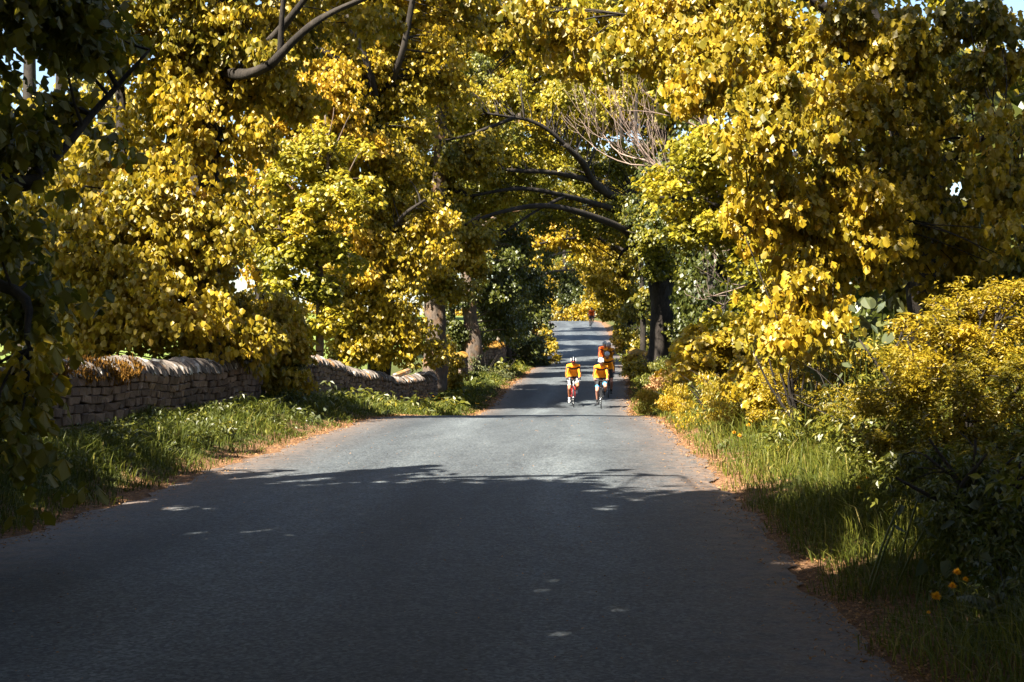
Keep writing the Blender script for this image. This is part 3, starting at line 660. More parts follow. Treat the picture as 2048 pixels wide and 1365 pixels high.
plant('sycamore_tree', 'grey trunk leaning above the wooden fence posts, with dark green ivy beside it', 'tree', b,
      trunks=[([b, P(946, 700, 62), P(943, 650, 62), P(936, 590, 62), P(930, 400, 62.5), P(925, 320, 63)], [.42, .42, .33, .30, .2, .08])],
      limbs=[limb_px([(932, 480, 62), (1000, 430, 61), (1060, 420, 61)], .12, .05)],
      clumps=[PC(900, 650, 61.6, 24, 90, .6, tint=.3, size=.13), PC(985, 640, 64, 34, 60, .8, tint=.34), PC(975, 540, 63, 50, 60, .9, tint=.3), PC(1010, 600, 66, 45, 70, 1, tint=.3), PC(1020, 500, 66, 60, 50, 1, tint=.42), PC(930, 430, 63, 70, 70, 1.2, tint=.4), PC(920, 320, 62.6, 60, 60, .8, tint=.55), PC(1020, 380, 64, 80, 70, 1.2, tint=.4), PC(960, 690, 63, 22, 22, .4, tint=.4),],
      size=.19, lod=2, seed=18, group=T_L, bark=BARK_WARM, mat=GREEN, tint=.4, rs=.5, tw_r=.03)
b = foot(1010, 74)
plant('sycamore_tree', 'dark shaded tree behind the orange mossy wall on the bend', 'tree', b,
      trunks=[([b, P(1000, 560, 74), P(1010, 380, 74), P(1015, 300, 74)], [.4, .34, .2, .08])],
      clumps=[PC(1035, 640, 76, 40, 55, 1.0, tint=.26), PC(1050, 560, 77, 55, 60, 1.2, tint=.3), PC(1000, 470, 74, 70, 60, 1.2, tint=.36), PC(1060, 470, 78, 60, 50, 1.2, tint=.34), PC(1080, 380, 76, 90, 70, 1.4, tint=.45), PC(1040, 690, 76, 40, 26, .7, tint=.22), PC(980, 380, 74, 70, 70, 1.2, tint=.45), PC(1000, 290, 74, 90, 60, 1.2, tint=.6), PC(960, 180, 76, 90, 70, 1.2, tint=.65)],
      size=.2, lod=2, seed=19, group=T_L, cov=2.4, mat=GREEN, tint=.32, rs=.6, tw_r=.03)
b = foot(1066, 88)
plant('sycamore_tree', 'last dark brown trunk on the left with dead brown ivy, beside the far bend', 'tree', b,
      trunks=[([b, P(1066, 640, 88), P(1062, 560, 88), P(1050, 400, 88), V3(-4.4, 88, 17)], [.40, .34, .3, .24, .06])],
      limbs=[limb_px([(1062, 570, 88), (1100, 545, 87), (1150, 540, 87)], .12, .04), limb_px([(1062, 540, 88), (1110, 510, 87), (1180, 500, 86)], .12, .04)],
      clumps=[PC(1078, 640, 86, 22, 50, .6, tint=.2, twigs=1), PC(1060, 600, 87, 30, 60, .8, tint=.22), PC(1100, 560, 88, 50, 24, 1.0, tint=.3, cov=1.8), PC(1070, 500, 88, 60, 50, 1.2, tint=.35)],
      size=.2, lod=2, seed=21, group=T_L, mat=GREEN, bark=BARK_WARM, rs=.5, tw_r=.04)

for k, (x, y, z, rx, ry, rz) in enumerate([(-13.2, 14, 9.8, 2.0, 3.0, 4.2), (-8.9, 8.6, 6.6, 1.7, 2.6, 2.4)]):  # unseen trees, added to darken the left side of the view
    b = V3(x, y, float(ground_z(x, y)))
    plant('sycamore_tree', ['field tree beyond the left frame edge, shading the left trees', 'low field tree beyond the left frame edge, shading the near verge'][k], 'tree', b, trunks=[([b, b + V3(0, 0, z * .5), b + V3(.2, 0, z + 1)], [.3, .24, .08])],
          clumps=[hi(x, y, z, rx, ry, rz, cov=2.2)], lod=2, seed=44 + k, group='field trees to the left')

# ---------------------------------------------------------------- trees on the right
b = foot(1320, 58, -.1)
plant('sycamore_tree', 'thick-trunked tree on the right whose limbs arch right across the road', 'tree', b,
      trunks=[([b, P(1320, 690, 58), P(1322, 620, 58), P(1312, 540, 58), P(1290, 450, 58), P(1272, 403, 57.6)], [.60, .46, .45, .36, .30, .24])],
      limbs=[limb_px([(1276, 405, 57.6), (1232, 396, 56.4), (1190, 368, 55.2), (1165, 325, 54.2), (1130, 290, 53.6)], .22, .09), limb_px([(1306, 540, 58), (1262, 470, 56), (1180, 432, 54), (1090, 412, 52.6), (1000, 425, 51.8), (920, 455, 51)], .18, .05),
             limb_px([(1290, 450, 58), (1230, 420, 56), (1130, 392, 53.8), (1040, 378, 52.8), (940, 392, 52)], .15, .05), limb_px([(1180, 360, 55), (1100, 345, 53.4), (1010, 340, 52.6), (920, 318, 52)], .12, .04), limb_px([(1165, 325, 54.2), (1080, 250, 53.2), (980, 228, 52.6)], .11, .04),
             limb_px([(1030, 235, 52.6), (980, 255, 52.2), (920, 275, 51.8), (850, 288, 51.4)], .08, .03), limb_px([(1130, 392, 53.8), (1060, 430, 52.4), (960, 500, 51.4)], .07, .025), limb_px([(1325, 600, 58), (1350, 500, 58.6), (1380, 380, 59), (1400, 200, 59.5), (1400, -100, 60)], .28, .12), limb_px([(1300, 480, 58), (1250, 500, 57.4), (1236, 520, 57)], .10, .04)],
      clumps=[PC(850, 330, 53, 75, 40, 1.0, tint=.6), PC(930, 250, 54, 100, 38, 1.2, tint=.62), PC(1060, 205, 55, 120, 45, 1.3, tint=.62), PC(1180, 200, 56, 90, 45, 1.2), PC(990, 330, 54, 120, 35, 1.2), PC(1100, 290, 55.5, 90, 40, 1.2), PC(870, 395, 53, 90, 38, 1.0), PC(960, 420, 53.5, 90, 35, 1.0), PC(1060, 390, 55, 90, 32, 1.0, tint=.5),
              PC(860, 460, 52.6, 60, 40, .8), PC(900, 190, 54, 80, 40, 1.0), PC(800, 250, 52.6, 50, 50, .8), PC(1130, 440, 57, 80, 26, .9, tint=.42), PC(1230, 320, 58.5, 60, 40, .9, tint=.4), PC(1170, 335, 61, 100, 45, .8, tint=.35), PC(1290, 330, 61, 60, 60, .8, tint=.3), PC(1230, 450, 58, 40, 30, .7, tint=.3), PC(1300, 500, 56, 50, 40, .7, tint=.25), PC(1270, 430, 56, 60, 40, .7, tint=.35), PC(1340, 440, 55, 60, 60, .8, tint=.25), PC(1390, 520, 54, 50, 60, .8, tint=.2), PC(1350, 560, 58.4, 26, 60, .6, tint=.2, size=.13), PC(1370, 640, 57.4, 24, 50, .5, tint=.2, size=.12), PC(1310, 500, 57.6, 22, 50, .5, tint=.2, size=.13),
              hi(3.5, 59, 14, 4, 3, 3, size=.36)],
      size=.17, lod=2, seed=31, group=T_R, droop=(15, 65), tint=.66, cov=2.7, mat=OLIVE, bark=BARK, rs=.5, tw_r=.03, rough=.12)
b = foot(1286, 72)
plant('sycamore_tree', 'slim trunk beyond the thick right-hand trunk, its low sunlit branch over the road', 'tree', b,
      trunks=[([b, P(1286, 620, 72), P(1280, 480, 72), P(1270, 300, 72), V3(2.6, 72, 17)], [.15, .13, .12, .1, .04])],
      limbs=[limb_px([(1280, 520, 72), (1200, 480, 72), (1120, 480, 71), (1030, 500, 70)], .1, .03)],
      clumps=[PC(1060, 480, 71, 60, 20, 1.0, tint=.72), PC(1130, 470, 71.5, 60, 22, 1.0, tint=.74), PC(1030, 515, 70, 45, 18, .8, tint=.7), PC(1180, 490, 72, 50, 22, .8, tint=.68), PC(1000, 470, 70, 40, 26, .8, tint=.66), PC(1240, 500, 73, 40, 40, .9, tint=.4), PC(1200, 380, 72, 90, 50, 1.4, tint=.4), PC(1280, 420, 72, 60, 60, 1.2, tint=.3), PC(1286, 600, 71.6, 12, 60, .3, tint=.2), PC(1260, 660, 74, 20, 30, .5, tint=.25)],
      size=.2, lod=2, seed=32, group=T_R, rs=.5, tw_r=.03)
b = foot(1262, 94)
plant('sycamore_tree', 'farther right tree with a cascade of sunlit yellow-green foliage over the climbing road', 'tree', b,
      trunks=[([b, P(1258, 560, 94), P(1250, 400, 94), V3(2, 94, 18)], [.35, .3, .24, .06])], limbs=[limb_px([(1256, 560, 94), (1220, 530, 93), (1180, 540, 92)], .1, .03)],
      clumps=[PC(1225, 600, 93, 36, 34, 1.0, tint=.7), PC(1210, 550, 92, 40, 34, 1.2, tint=.62), PC(1255, 560, 93, 40, 40, 1.2, tint=.55), PC(1230, 510, 92, 50, 34, 1.2, tint=.42), PC(1180, 530, 92, 30, 20, .9, tint=.5), PC(1180, 450, 92, 60, 40, 1.4, tint=.3), PC(1270, 620, 90, 30, 30, .8, tint=.35), PC(1260, 470, 92, 50, 50, 1.4, tint=.3)],
      size=.24, lod=2, seed=33, group=T_R, rs=.6, tw_r=.04, mat=GOLD)
b = foot(1440, 40)
plant('ivy_clad_tree', 'dark ivy-covered tree in deep shade behind the bare pale twigs', 'tree', b,
      trunks=[([b, P(1430, 500, 42), P(1420, 200, 42), V3(5, 42, 14)], [.3, .26, .2, .05])],
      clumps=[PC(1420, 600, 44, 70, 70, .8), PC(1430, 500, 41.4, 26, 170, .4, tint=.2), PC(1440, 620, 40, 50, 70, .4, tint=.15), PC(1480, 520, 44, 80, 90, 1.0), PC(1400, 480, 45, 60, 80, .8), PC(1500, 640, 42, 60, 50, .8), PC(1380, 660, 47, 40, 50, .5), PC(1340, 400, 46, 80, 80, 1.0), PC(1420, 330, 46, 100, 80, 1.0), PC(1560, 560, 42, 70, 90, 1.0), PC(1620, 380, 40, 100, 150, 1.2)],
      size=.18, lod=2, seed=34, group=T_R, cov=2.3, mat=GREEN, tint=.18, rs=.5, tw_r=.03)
b = foot(1560, 32)
plant('sycamore_tree', 'right tree with flat sprays of brilliant sunlit leaves above the lit sapling', 'tree', b,
      trunks=[([b, P(1550, 560, 32), P(1530, 400, 32), P(1480, 200, 32), V3(3, 32, 10)], [.2, .18, .15, .12, .04])],
      limbs=[limb_px([(1540, 500, 32), (1470, 430, 31.4), (1390, 400, 31), (1320, 395, 30.6)], .08, .02), limb_px([(1530, 420, 32), (1440, 350, 31.5), (1340, 330, 31)], .08, .02), limb_px([(1545, 620, 32), (1500, 560, 31.6), (1450, 540, 31.3)], .06, .02)],
      clumps=[PC(1360, 390, 31, 75, 34, .8, tint=.64), PC(1450, 420, 31.3, 80, 40, .9, tint=.62), PC(1400, 460, 31.2, 80, 30, .7, tint=.5), PC(1400, 340, 31.4, 80, 36, .9, tint=.6), PC(1510, 480, 31.5, 70, 60, .8, tint=.5), PC(1530, 580, 30.6, 60, 60, .7, tint=.6), PC(1400, 290, 32, 50, 36, .8, tint=.58), PC(1480, 300, 32, 90, 60, 1.0, tint=.5), PC(1600, 200, 33, 60, 50, .7, tint=.4), PC(1500, 380, 31.6, 70, 50, .8, tint=.55), PC(1560, 650, 30, 60, 50, .6, tint=.62), PC(1480, 650, 29.5, 50, 40, .5, tint=.55),
              hi(4.2, 32, 9.5, 3.4, 2.6, 2.0, size=.28)],
      size=.135, lod=1, mat=OLIVE, seed=35, group=T_R, singles=150, droop=(5, 50), rs=.36, tw_r=.018)
b = foot(1880, 17.5)
plant('sycamore_tree', 'near right tree draped in a hanging curtain of leaves, bright along its left edge', 'tree', b,
      trunks=[([b, P(1840, 400, 16.5), P(1790, 150, 16.5), P(1700, -60, 16.4), V3(2.6, 16, 10)], [.30, .26, .22, .19, .06])],
      limbs=[limb_px([(1800, 180, 17), (1640, 60, 16.6), (1500, 100, 16), (1380, 170, 15.4)], .08, .02), limb_px([(1790, 120, 17), (1580, -20, 16.6), (1420, 10, 16), (1250, 30, 15.6)], .08, .015), limb_px([(1820, 260, 16.5), (1720, 250, 15.6), (1560, 330, 14.6), (1470, 420, 14.2)], .07, .015), limb_px([(1835, 400, 16.5), (1740, 400, 15.6), (1620, 450, 14.6)], .07, .02), limb_px([(1835, 360, 16.5), (1930, 300, 15.5), (2040, 240, 14.6)], .08, .03)],
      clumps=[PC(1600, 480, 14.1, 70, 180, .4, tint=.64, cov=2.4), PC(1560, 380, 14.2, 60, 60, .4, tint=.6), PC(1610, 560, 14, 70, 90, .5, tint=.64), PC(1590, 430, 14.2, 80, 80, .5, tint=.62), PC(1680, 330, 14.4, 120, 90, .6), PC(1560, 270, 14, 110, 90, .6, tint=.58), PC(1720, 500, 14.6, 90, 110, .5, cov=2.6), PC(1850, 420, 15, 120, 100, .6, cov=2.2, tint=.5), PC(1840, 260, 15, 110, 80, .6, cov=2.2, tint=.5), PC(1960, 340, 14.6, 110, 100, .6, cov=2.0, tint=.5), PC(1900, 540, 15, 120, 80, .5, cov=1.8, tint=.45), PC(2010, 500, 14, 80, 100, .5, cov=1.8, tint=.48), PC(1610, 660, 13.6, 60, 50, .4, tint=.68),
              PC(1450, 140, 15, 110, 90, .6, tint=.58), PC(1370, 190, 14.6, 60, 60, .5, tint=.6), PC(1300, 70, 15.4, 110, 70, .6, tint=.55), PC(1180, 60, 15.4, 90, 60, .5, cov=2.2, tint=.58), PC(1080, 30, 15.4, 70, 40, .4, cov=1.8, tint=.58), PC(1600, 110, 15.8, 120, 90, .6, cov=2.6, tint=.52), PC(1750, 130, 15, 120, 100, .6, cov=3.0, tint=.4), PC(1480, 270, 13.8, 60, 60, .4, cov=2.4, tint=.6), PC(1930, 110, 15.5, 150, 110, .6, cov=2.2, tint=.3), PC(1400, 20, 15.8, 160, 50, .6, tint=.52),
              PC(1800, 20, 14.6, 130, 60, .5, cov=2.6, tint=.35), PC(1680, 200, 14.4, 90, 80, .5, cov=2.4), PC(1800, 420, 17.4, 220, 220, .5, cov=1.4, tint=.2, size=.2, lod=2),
              hi(4.2, 22, 11.5, 3.0, 5, 2.2, cov=1.8, size=.36), hi(4.8, 16.8, 8.4, 2.2, 1.8, 1.6, size=.24), hi(7.6, 15.5, 4.5, 1.8, 2.2, 3.0, size=.2, cov=1)],  # first clump: unseen canopy, added to cut sky light on the road
      size=.104, lod=0, seed=36, group=T_R, singles=300, droop=(35, 88), tint=.55, rs=.3, tw_r=.012, tsd=.15)

# trees beyond the crest and behind the avenue: the backdrop of the tunnel
def far_tree(px, d, label, clumps, mat=GOLD, tint=.55, h=14, seed=50, size=.3, name='sycamore_tree', base_dx=0):
    b = foot(px + base_dx, d)
    plant(name, label, 'tree', b, trunks=[([b, b + V3(0, 0, h * .5), b + V3(.3, 0, h)], [.35, .26, .06])], clumps=clumps, size=size, lod=2, seed=seed, mat=mat, tint=tint, rs=.9, tw_r=.05, twigs=.5, group='distant trees at the end of the avenue')
far_tree(1128, 165, 'pale yellow airy tree with sky behind it, beyond the top of the hill', [PC(1120, 590, 165, 40, 34, 1.5, tint=.66, cov=2.0), PC(1100, 560, 165, 36, 30, 1.5, tint=.6, cov=1.5), PC(1125, 550, 166, 40, 30, 1.5, cov=1.6), PC(1090, 605, 164, 24, 22, 1.2, tint=.62)], seed=51)
far_tree(1153, 158, 'dark green conifer-like tree behind the farthest cyclist', [PC(1152, 596, 158, 26, 38, 1.5, tint=.15), PC(1150, 560, 158, 22, 30, 1.4, tint=.15), PC(1170, 590, 158, 18, 34, 1.2, tint=.2)], mat=GREEN, seed=52, name='evergreen_tree')
far_tree(1200, 150, 'yellow tree on the right of the far crest behind the farthest cyclist', [PC(1205, 600, 150, 34, 34, 1.5, tint=.7), PC(1200, 560, 150, 40, 36, 1.6, tint=.6), PC(1240, 580, 150, 34, 40, 1.5, tint=.55)], seed=53)
far_tree(1120, 182, 'tall shaded tree closing the far end of the green tunnel', [PC(1120, 500, 182, 90, 60, 2.5, tint=.35), PC(1180, 460, 182, 90, 60, 2.5, tint=.35), PC(1060, 470, 182, 70, 60, 2.5, tint=.35)], mat=GREEN, seed=54, size=.6)
for k, (px, d, w, py) in enumerate([(700, 85, 160, 60), (900, 95, 150, 120), (1090, 105, 150, 150), (1260, 100, 150, 140), (1420, 80, 160, 120), (560, 70, 130, 90), (1200, 84, 170, 20), (980, 80, 160, 20), (1400, 62, 160, 30), (770, 120, 100, 420), (660, 130, 60, 500), (120, 50, 240, 260), (1980, 34, 300, 170), (60, 44, 150, 480)]):
    b = foot(px if not 930 < px < 1300 else (880 if px < 1120 else 1330), d)
    lab = ['background tree filling the top between the left crowns', 'background tree behind the rust-stained trunk crown', 'background crown over the middle of the tunnel', 'background crown above the thick right trunk', 'background crown behind the bare twigs', 'background crown at the upper left behind the near wall tree',
           'tall crown at the top right of centre with sky glints', 'tall crown at the top centre', 'tall crown behind the near right overhang', 'field tree seen between the left trunks', 'small far field tree behind the slim young tree', 'tree across the field at the upper left, with sky glinting through', 'dark crown at the upper right corner with sky glints', 'shaded field tree behind the leftmost stems'][k]
    plant('sycamore_tree', lab, 'tree', b, trunks=[([b, b + V3(0, 0, 6), b + V3(0, 0, 13)], [.4, .3, .1])],
          clumps=[PC(px, py, d, w, 90, 1.8, cov=2.0 if k in (6, 8, 11, 12, 13) else 2.8), PC(px - w * .5, py + 60, d + 2, w * .6, 60, 1.5), PC(px + w * .5, py + 60, d + 1, w * .6, 60, 1.5)] if k not in (9, 10) else [PC(px, py, d, w, 70, 1.5), PC(px, py + 90, d, w * .8, 60, 1.5)],
          size=.34 if d < 90 else .42, lod=2, seed=60 + k, tint=[.6, .58, .55, .5, .42, .6, .55, .6, .5, .66, .72, .45, .2, .4][k], mat=GOLD, rs=.8, tw_r=.05, twigs=.5, group='background trees of the avenue')

# ---------------------------------------------------------------- bare pale branches
def bare_branch(m, p, d, length, r0, depth, r):
    n = 6; pts = [p]; q = p.copy(); dd = d.copy(); sw = norm(r.normal(0, 1, 3)) * .10
    for i in range(n):
        dd = norm(dd + sw + r.normal(0, .09, 3) + V3(0, 0, (.0, .05, .13, .2, .2)[depth])); q = q + dd * length / n; pts.append(q.copy())
    tube(m, pts, np.linspace(r0, max(.0035, r0 * .4), n + 1), 5, r.uniform(), cap=False)
    if depth >= 4: return
    for i in range(2, n + 1):
        if r.uniform() < .75: bare_branch(m, pts[i], norm(dd * .8 + norm(r.normal(0, 1, 3)) * .55), length * r.uniform(.35, .7), max(.0045, r0 * (1 - .1 * i) * .55), depth + 1, r)
b = foot(1620, 38); root = thing('bare_tree', 'leafless tree with a spray of bleached bare twigs reaching left over the road', 'tree', tuple(b), group=T_R)
m = Mesh(); p, q_ = smooth_path([b, P(1600, 500, 38), P(1560, 380, 38), P(1520, 330, 38.5)], [.18, .15, .12, .08], 6); tube(m, p - b, q_, 9, .5, rough=.1); m.build('trunk', BARK_WARM, root, smooth=True)
rr = np.random.default_rng(5)
for k, pts in enumerate([[(1560, 400, 38), (1450, 390, 37.5), (1360, 360, 37), (1290, 320, 36.7)], [(1590, 470, 38), (1530, 500, 37), (1480, 490, 36.6)], [(1540, 340, 38), (1440, 280, 37.5), (1330, 220, 37)], [(1590, 520, 38), (1530, 560, 36.6), (1500, 570, 36.4)]]):
    p, q_ = smooth_path([P(*t) for t in pts], list(np.linspace(.055, .028, len(pts))), 5); m = Mesh(); tube(m, p - b, q_, 7, .5); lm = m.build('limb', BARE, root, smooth=True)
    m = Mesh()
    for i in range(len(p) // 3, len(p), 1 if k == 0 else 2):
        dirn = norm(p[-1] - p[0]); bare_branch(m, p[i] - b, norm(V3(-1, -.2, .15 if k in (0, 2) else -.35) + rr.normal(0, .28, 3)), rr.uniform(1.6, 2.8) * (1 if k in (0, 2) else .5), .020, 2, rr)
    tag(m.build('twigs', BARE, root, smooth=True), kind='stuff')

# ---------------------------------------------------------------- shrubs and broad-leaved plants
def bush(label, px, d, clumps, size=.1, mat=None, tint=.55, lod=1, seed=80, rs=.25, stems=4, name='bush', cat_='bush', group=None, cov=3.0, droop=(10, 70), singles=0, h=.9, twigs=.7, tsd=.13, bark=None):
    b = foot(px, d, -.05); r = np.random.default_rng(seed); tr = []
    for k in range(stems):
        e = b + V3(r.normal(0, .25), r.normal(0, .15), h * r.uniform(.7, 1.1)); tr.append(([b + V3(r.normal(0, .06), r.normal(0, .06), 0), (b + e) / 2 + V3(r.normal(0, .06), 0, .05), e], [.022, .016, .006]))
    return plant(name, label, cat_, b, trunks=tr, clumps=clumps, size=size, mat=mat, tint=tint, lod=lod, seed=seed, rs=rs, trunk_name='stem', trunk_sides=6, group=group, cov=cov, droop=droop, singles=singles, tw_r=.006, twigs=twigs, tsd=tsd, bark=bark, crown='foliage')
B_L = 'bushes along the left wall'; B_R = 'bushes on the right bank'
bush('bright yellow rounded bush hiding the far end of the second wall', 898, 54, [PC(893, 745, 53.6, 34, 40, .6, tint=.6), PC(890, 705, 53.8, 26, 26, .5, tint=.62), PC(912, 770, 53.4, 26, 24, .4, tint=.58), PC(880, 775, 53.4, 24, 26, .4, tint=.45)], size=.13, seed=81, group=B_L, h=1.6)
bush('olive and grey-leaved bush sprawling below the wooden fence posts', 975, 62, [PC(950, 735, 62, 30, 28, .6, tint=.55), PC(985, 752, 62, 34, 24, .6, tint=.62), PC(930, 712, 62.4, 24, 22, .5, tint=.4), PC(1000, 765, 61.6, 22, 18, .4, tint=.6), PC(965, 770, 61.8, 30, 16, .4, tint=.35)], size=.14, mat=GREY, seed=82, group=B_L, h=1.2, lod=3)
bush('dark green bush in shade on the far side of the mossy wall', 1050, 78, [PC(1040, 690, 80, 26, 20, .6, tint=.25), PC(1062, 700, 79, 26, 28, .7, tint=.3), PC(1070, 725, 78, 24, 22, .7, tint=.25)], size=.18, mat=GREEN, seed=83, group=B_L, h=1.2)
bush('yellow-green roadside bush bulging over the left road edge at the bend', 1094, 84, [PC(1094, 680, 84, 16, 26, .8, tint=.66), PC(1100, 706, 83, 15, 22, .8, tint=.6), PC(1086, 655, 86, 10, 18, .6, tint=.62), PC(1096, 730, 80, 16, 14, .7, tint=.45)], size=.17, mat=GOLD, seed=84, group=B_L, h=1.6)
bush('rust-brown withered bush under the last dark trunk', 1078, 87, [PC(1076, 655, 86.4, 16, 32, .7, tint=.12), PC(1080, 690, 86, 14, 22, .6, tint=.2)], size=.15, mat=DRY, seed=85, group=B_L, h=1.6)
bush('short yellow-green weeds in front of the mossy wall', 1014, 68, [PC(1005, 750, 67, 22, 14, .5, tint=.75), PC(1036, 742, 70, 16, 14, .5, tint=.65)], size=.12, mat=GREEN, seed=86, group=B_L, h=.6, lod=3)

bush('sunlit yellow-green bush beside the far right road edge', 1252, 96, [PC(1250, 655, 95, 22, 22, .9, tint=.72), PC(1246, 685, 90, 20, 20, .8, tint=.66), PC(1268, 640, 97, 20, 24, .8, tint=.5)], size=.17, mat=GOLD, seed=87, group=B_R, h=1.5)
bush('dark green bush left of the thick right trunk', 1272, 76, [PC(1270, 690, 76, 24, 26, .7, tint=.38), PC(1256, 715, 72, 20, 18, .7, tint=.5), PC(1290, 670, 78, 18, 30, .6, tint=.3)], size=.16, mat=GREEN, seed=88, group=B_R, h=1.2)
bush('yellow roadside bush next to the broken wall end', 1272, 58, [PC(1264, 720, 60, 16, 20, .5, tint=.72), PC(1275, 742, 56, 22, 18, .5, tint=.62), PC(1300, 735, 55, 24, 18, .5, tint=.55)], size=.12, mat=GOLD, seed=89, group=B_R, h=.9)
bush('green weedy mound at the foot of the thick right trunk', 1335, 50, [PC(1330, 735, 50, 44, 20, .6, tint=.55), PC(1295, 760, 48, 30, 16, .5, tint=.5), PC(1370, 745, 47, 40, 24, .6, tint=.6)], size=.10, mat=GREEN, seed=90, group=B_R, h=.7, lod=3, cov=4)
bush('pale dry grassy thicket between the green mound and the road', 1312, 44, [PC(1305, 768, 44, 30, 20, .4, tint=.85, cov=4)], size=.12, mat=DRY, seed=91, group=B_R, h=.7, lod=3, droop=(-80, -30), cov=4)
bush('leafy lit sapling with large pale-lit leaves right of the thick trunk', 1440, 27, [PC(1410, 680, 26.6, 60, 36, .5, tint=.62), PC(1460, 700, 26.6, 70, 44, .5, tint=.5), PC(1390, 720, 26, 40, 24, .4, tint=.66), PC(1500, 660, 27, 50, 50, .5, tint=.55), PC(1420, 735, 26.2, 50, 22, .4, tint=.4)], size=.15, mat=GOLD, seed=92, lod=0, group=B_R, h=1.2, singles=120, droop=(-5, 55), rs=.28)
bush('yellow trailing bush under the hanging curtain of leaves', 1570, 18, [PC(1560, 690, 18, 60, 50, .4, tint=.66), PC(1540, 740, 17.4, 50, 36, .4, tint=.6), PC(1610, 720, 17, 60, 60, .4, tint=.58), PC(1520, 780, 17, 50, 30, .3, tint=.5)], size=.105, mat=GOLD, seed=93, lod=0, group=B_R, h=1.0, singles=120, rs=.22)
bush('low sunlit yellow-green ground bush at the verge below the lit sapling', 1420, 22, [PC(1380, 790, 24, 70, 30, .7, tint=.72, cov=3), PC(1320, 800, 30, 50, 20, .6, tint=.75, cov=3), PC(1430, 830, 20, 60, 26, .5, tint=.7, cov=2.4), PC(1450, 800, 21, 80, 38, .6, tint=.66, cov=3), PC(1360, 765, 28, 50, 16, .5, tint=.7), PC(1520, 820, 18, 60, 34, .4, tint=.55)], size=.06, mat=GOLD, seed=94, lod=3, group=B_R, h=.5, cov=4)
bush('big hawthorn-like bush with tiny olive leaves filling the right edge', 1930, 9.6,
     [PC(1900, 690, 9.8, 130, 90, .5, tint=.56), PC(2010, 660, 9.6, 90, 90, .5, tint=.58), PC(1825, 745, 9.6, 75, 65, .4, tint=.48), PC(1850, 800, 9.2, 120, 70, .4, tint=.42), PC(1980, 790, 9.0, 110, 90, .4, tint=.42), PC(1770, 810, 9.6, 50, 50, .3, tint=.45), PC(1930, 880, 8.6, 130, 70, .4, tint=.3), PC(1800, 870, 9.0, 90, 50, .3, tint=.36), PC(2030, 920, 8.2, 80, 90, .4, tint=.28), PC(1950, 610, 9.9, 90, 36, .3, tint=.55, cov=2.6), PC(1890, 640, 9.9, 60, 40, .3, tint=.55, cov=2.6), PC(2040, 590, 9.8, 50, 26, .3, cov=1.6)],
     size=.046, mat=GOLD, seed=95, lod=3, group=B_R, h=1.05, stems=16, rs=.11, cov=3.4, droop=(-40, 40), tsd=.1, twigs=1.0)
bush('dark tangle of nettle-like leaves at the lower right corner', 1960, 7.2, [PC(1900, 980, 7.4, 120, 60, .35, tint=.34), PC(2000, 1060, 6.8, 90, 90, .35, tint=.3), PC(1880, 1050, 7.0, 90, 50, .3, tint=.4), PC(2030, 1200, 6.2, 60, 80, .3, tint=.26), PC(1800, 960, 7.8, 70, 40, .3, tint=.42)], size=.055, mat=GREEN, seed=96, lod=3, group=B_R, h=.6, stems=10, rs=.12, cov=2.6, droop=(-10, 60))
bush('thin bramble of small golden leaves and dark stems between hawthorn and verge', 1600, 16, [PC(1600, 770, 16.2, 80, 50, .3, tint=.58, cov=2.4), PC(1640, 760, 16, 50, 40, .3, tint=.55, cov=2.2), PC(1560, 820, 16, 60, 40, .3, tint=.55, cov=2.4), PC(1690, 820, 14.6, 70, 50, .3, tint=.45, cov=2.4), PC(1700, 800, 13.0, 60, 40, .3, tint=.5, cov=2.4), PC(1720, 850, 12, 60, 50, .3, tint=.4, cov=2.4)], size=.045, mat=GOLD, seed=97, lod=3, group=B_R, h=.9, stems=10, rs=.14, droop=(-20, 50), twigs=1)

def big_leaf_plant(label, spots, mat=GREY, seed=120, size=.17, name='broad_leaved_plant', lod=4, stalk=.006, up=(5, 50), tints=(.2, .95)):
    """each leaf on its own stalk; spots: (px, py, d)"""
    r = np.random.default_rng(seed); p0 = P(*spots[0]); b = V3(p0[0], p0[1], float(ground_z(p0[0], p0[1]))); root = thing(name, label, 'plant', tuple(b), group='broad-leaved plants on the verges')
    for (px, py, d) in spots:
        p = P(px, py, d); gz = float(ground_z(p[0], p[1])); g0 = V3(p[0] + r.normal(0, .08), p[1] + r.normal(.05, .08), gz - .02); p[2] = max(p[2], gz + .06)
        out = V3(r.normal(0, .5), -1 + r.normal(0, .5), 0); m = Mesh()
        L = leaf_array(p[None] - b, out[None], size, up, r.uniform(*tints), .02, r); leaves_to_mesh(m, L, lod); lf = m.build('leaf', mat, root)
        m = Mesh(); mid = (g0 + p) / 2 + V3(0, 0, .1 * np.linalg.norm(p - g0)); t = np.linspace(0, 1, 6)[:, None]
        tube(m, ((1 - t) ** 2 * g0 + 2 * t * (1 - t) * mid + t * t * p) - b, np.full(6, stalk), 5, .35, cap=False); m.build('stalk', GREEN, root, smooth=True)
rr = np.random.default_rng(3)
big_leaf_plant('tall plant of big grey-green rounded leaves under the leaf curtain', [(1700, 610, 14.0), (1735, 595, 14.1), (1765, 605, 13.9), (1790, 600, 14.2), (1720, 640, 13.8), (1745, 650, 13.7), (1690, 650, 13.9), (1705, 680, 13.7), (1670, 690, 13.8), (1765, 640, 14.0), (1640, 710, 13.7), (1730, 690, 13.5), (1660, 650, 14.0), (1780, 665, 13.8), (1620, 735, 13.7), (1690, 725, 13.4)], seed=121, size=.13, tints=(.1, .75))
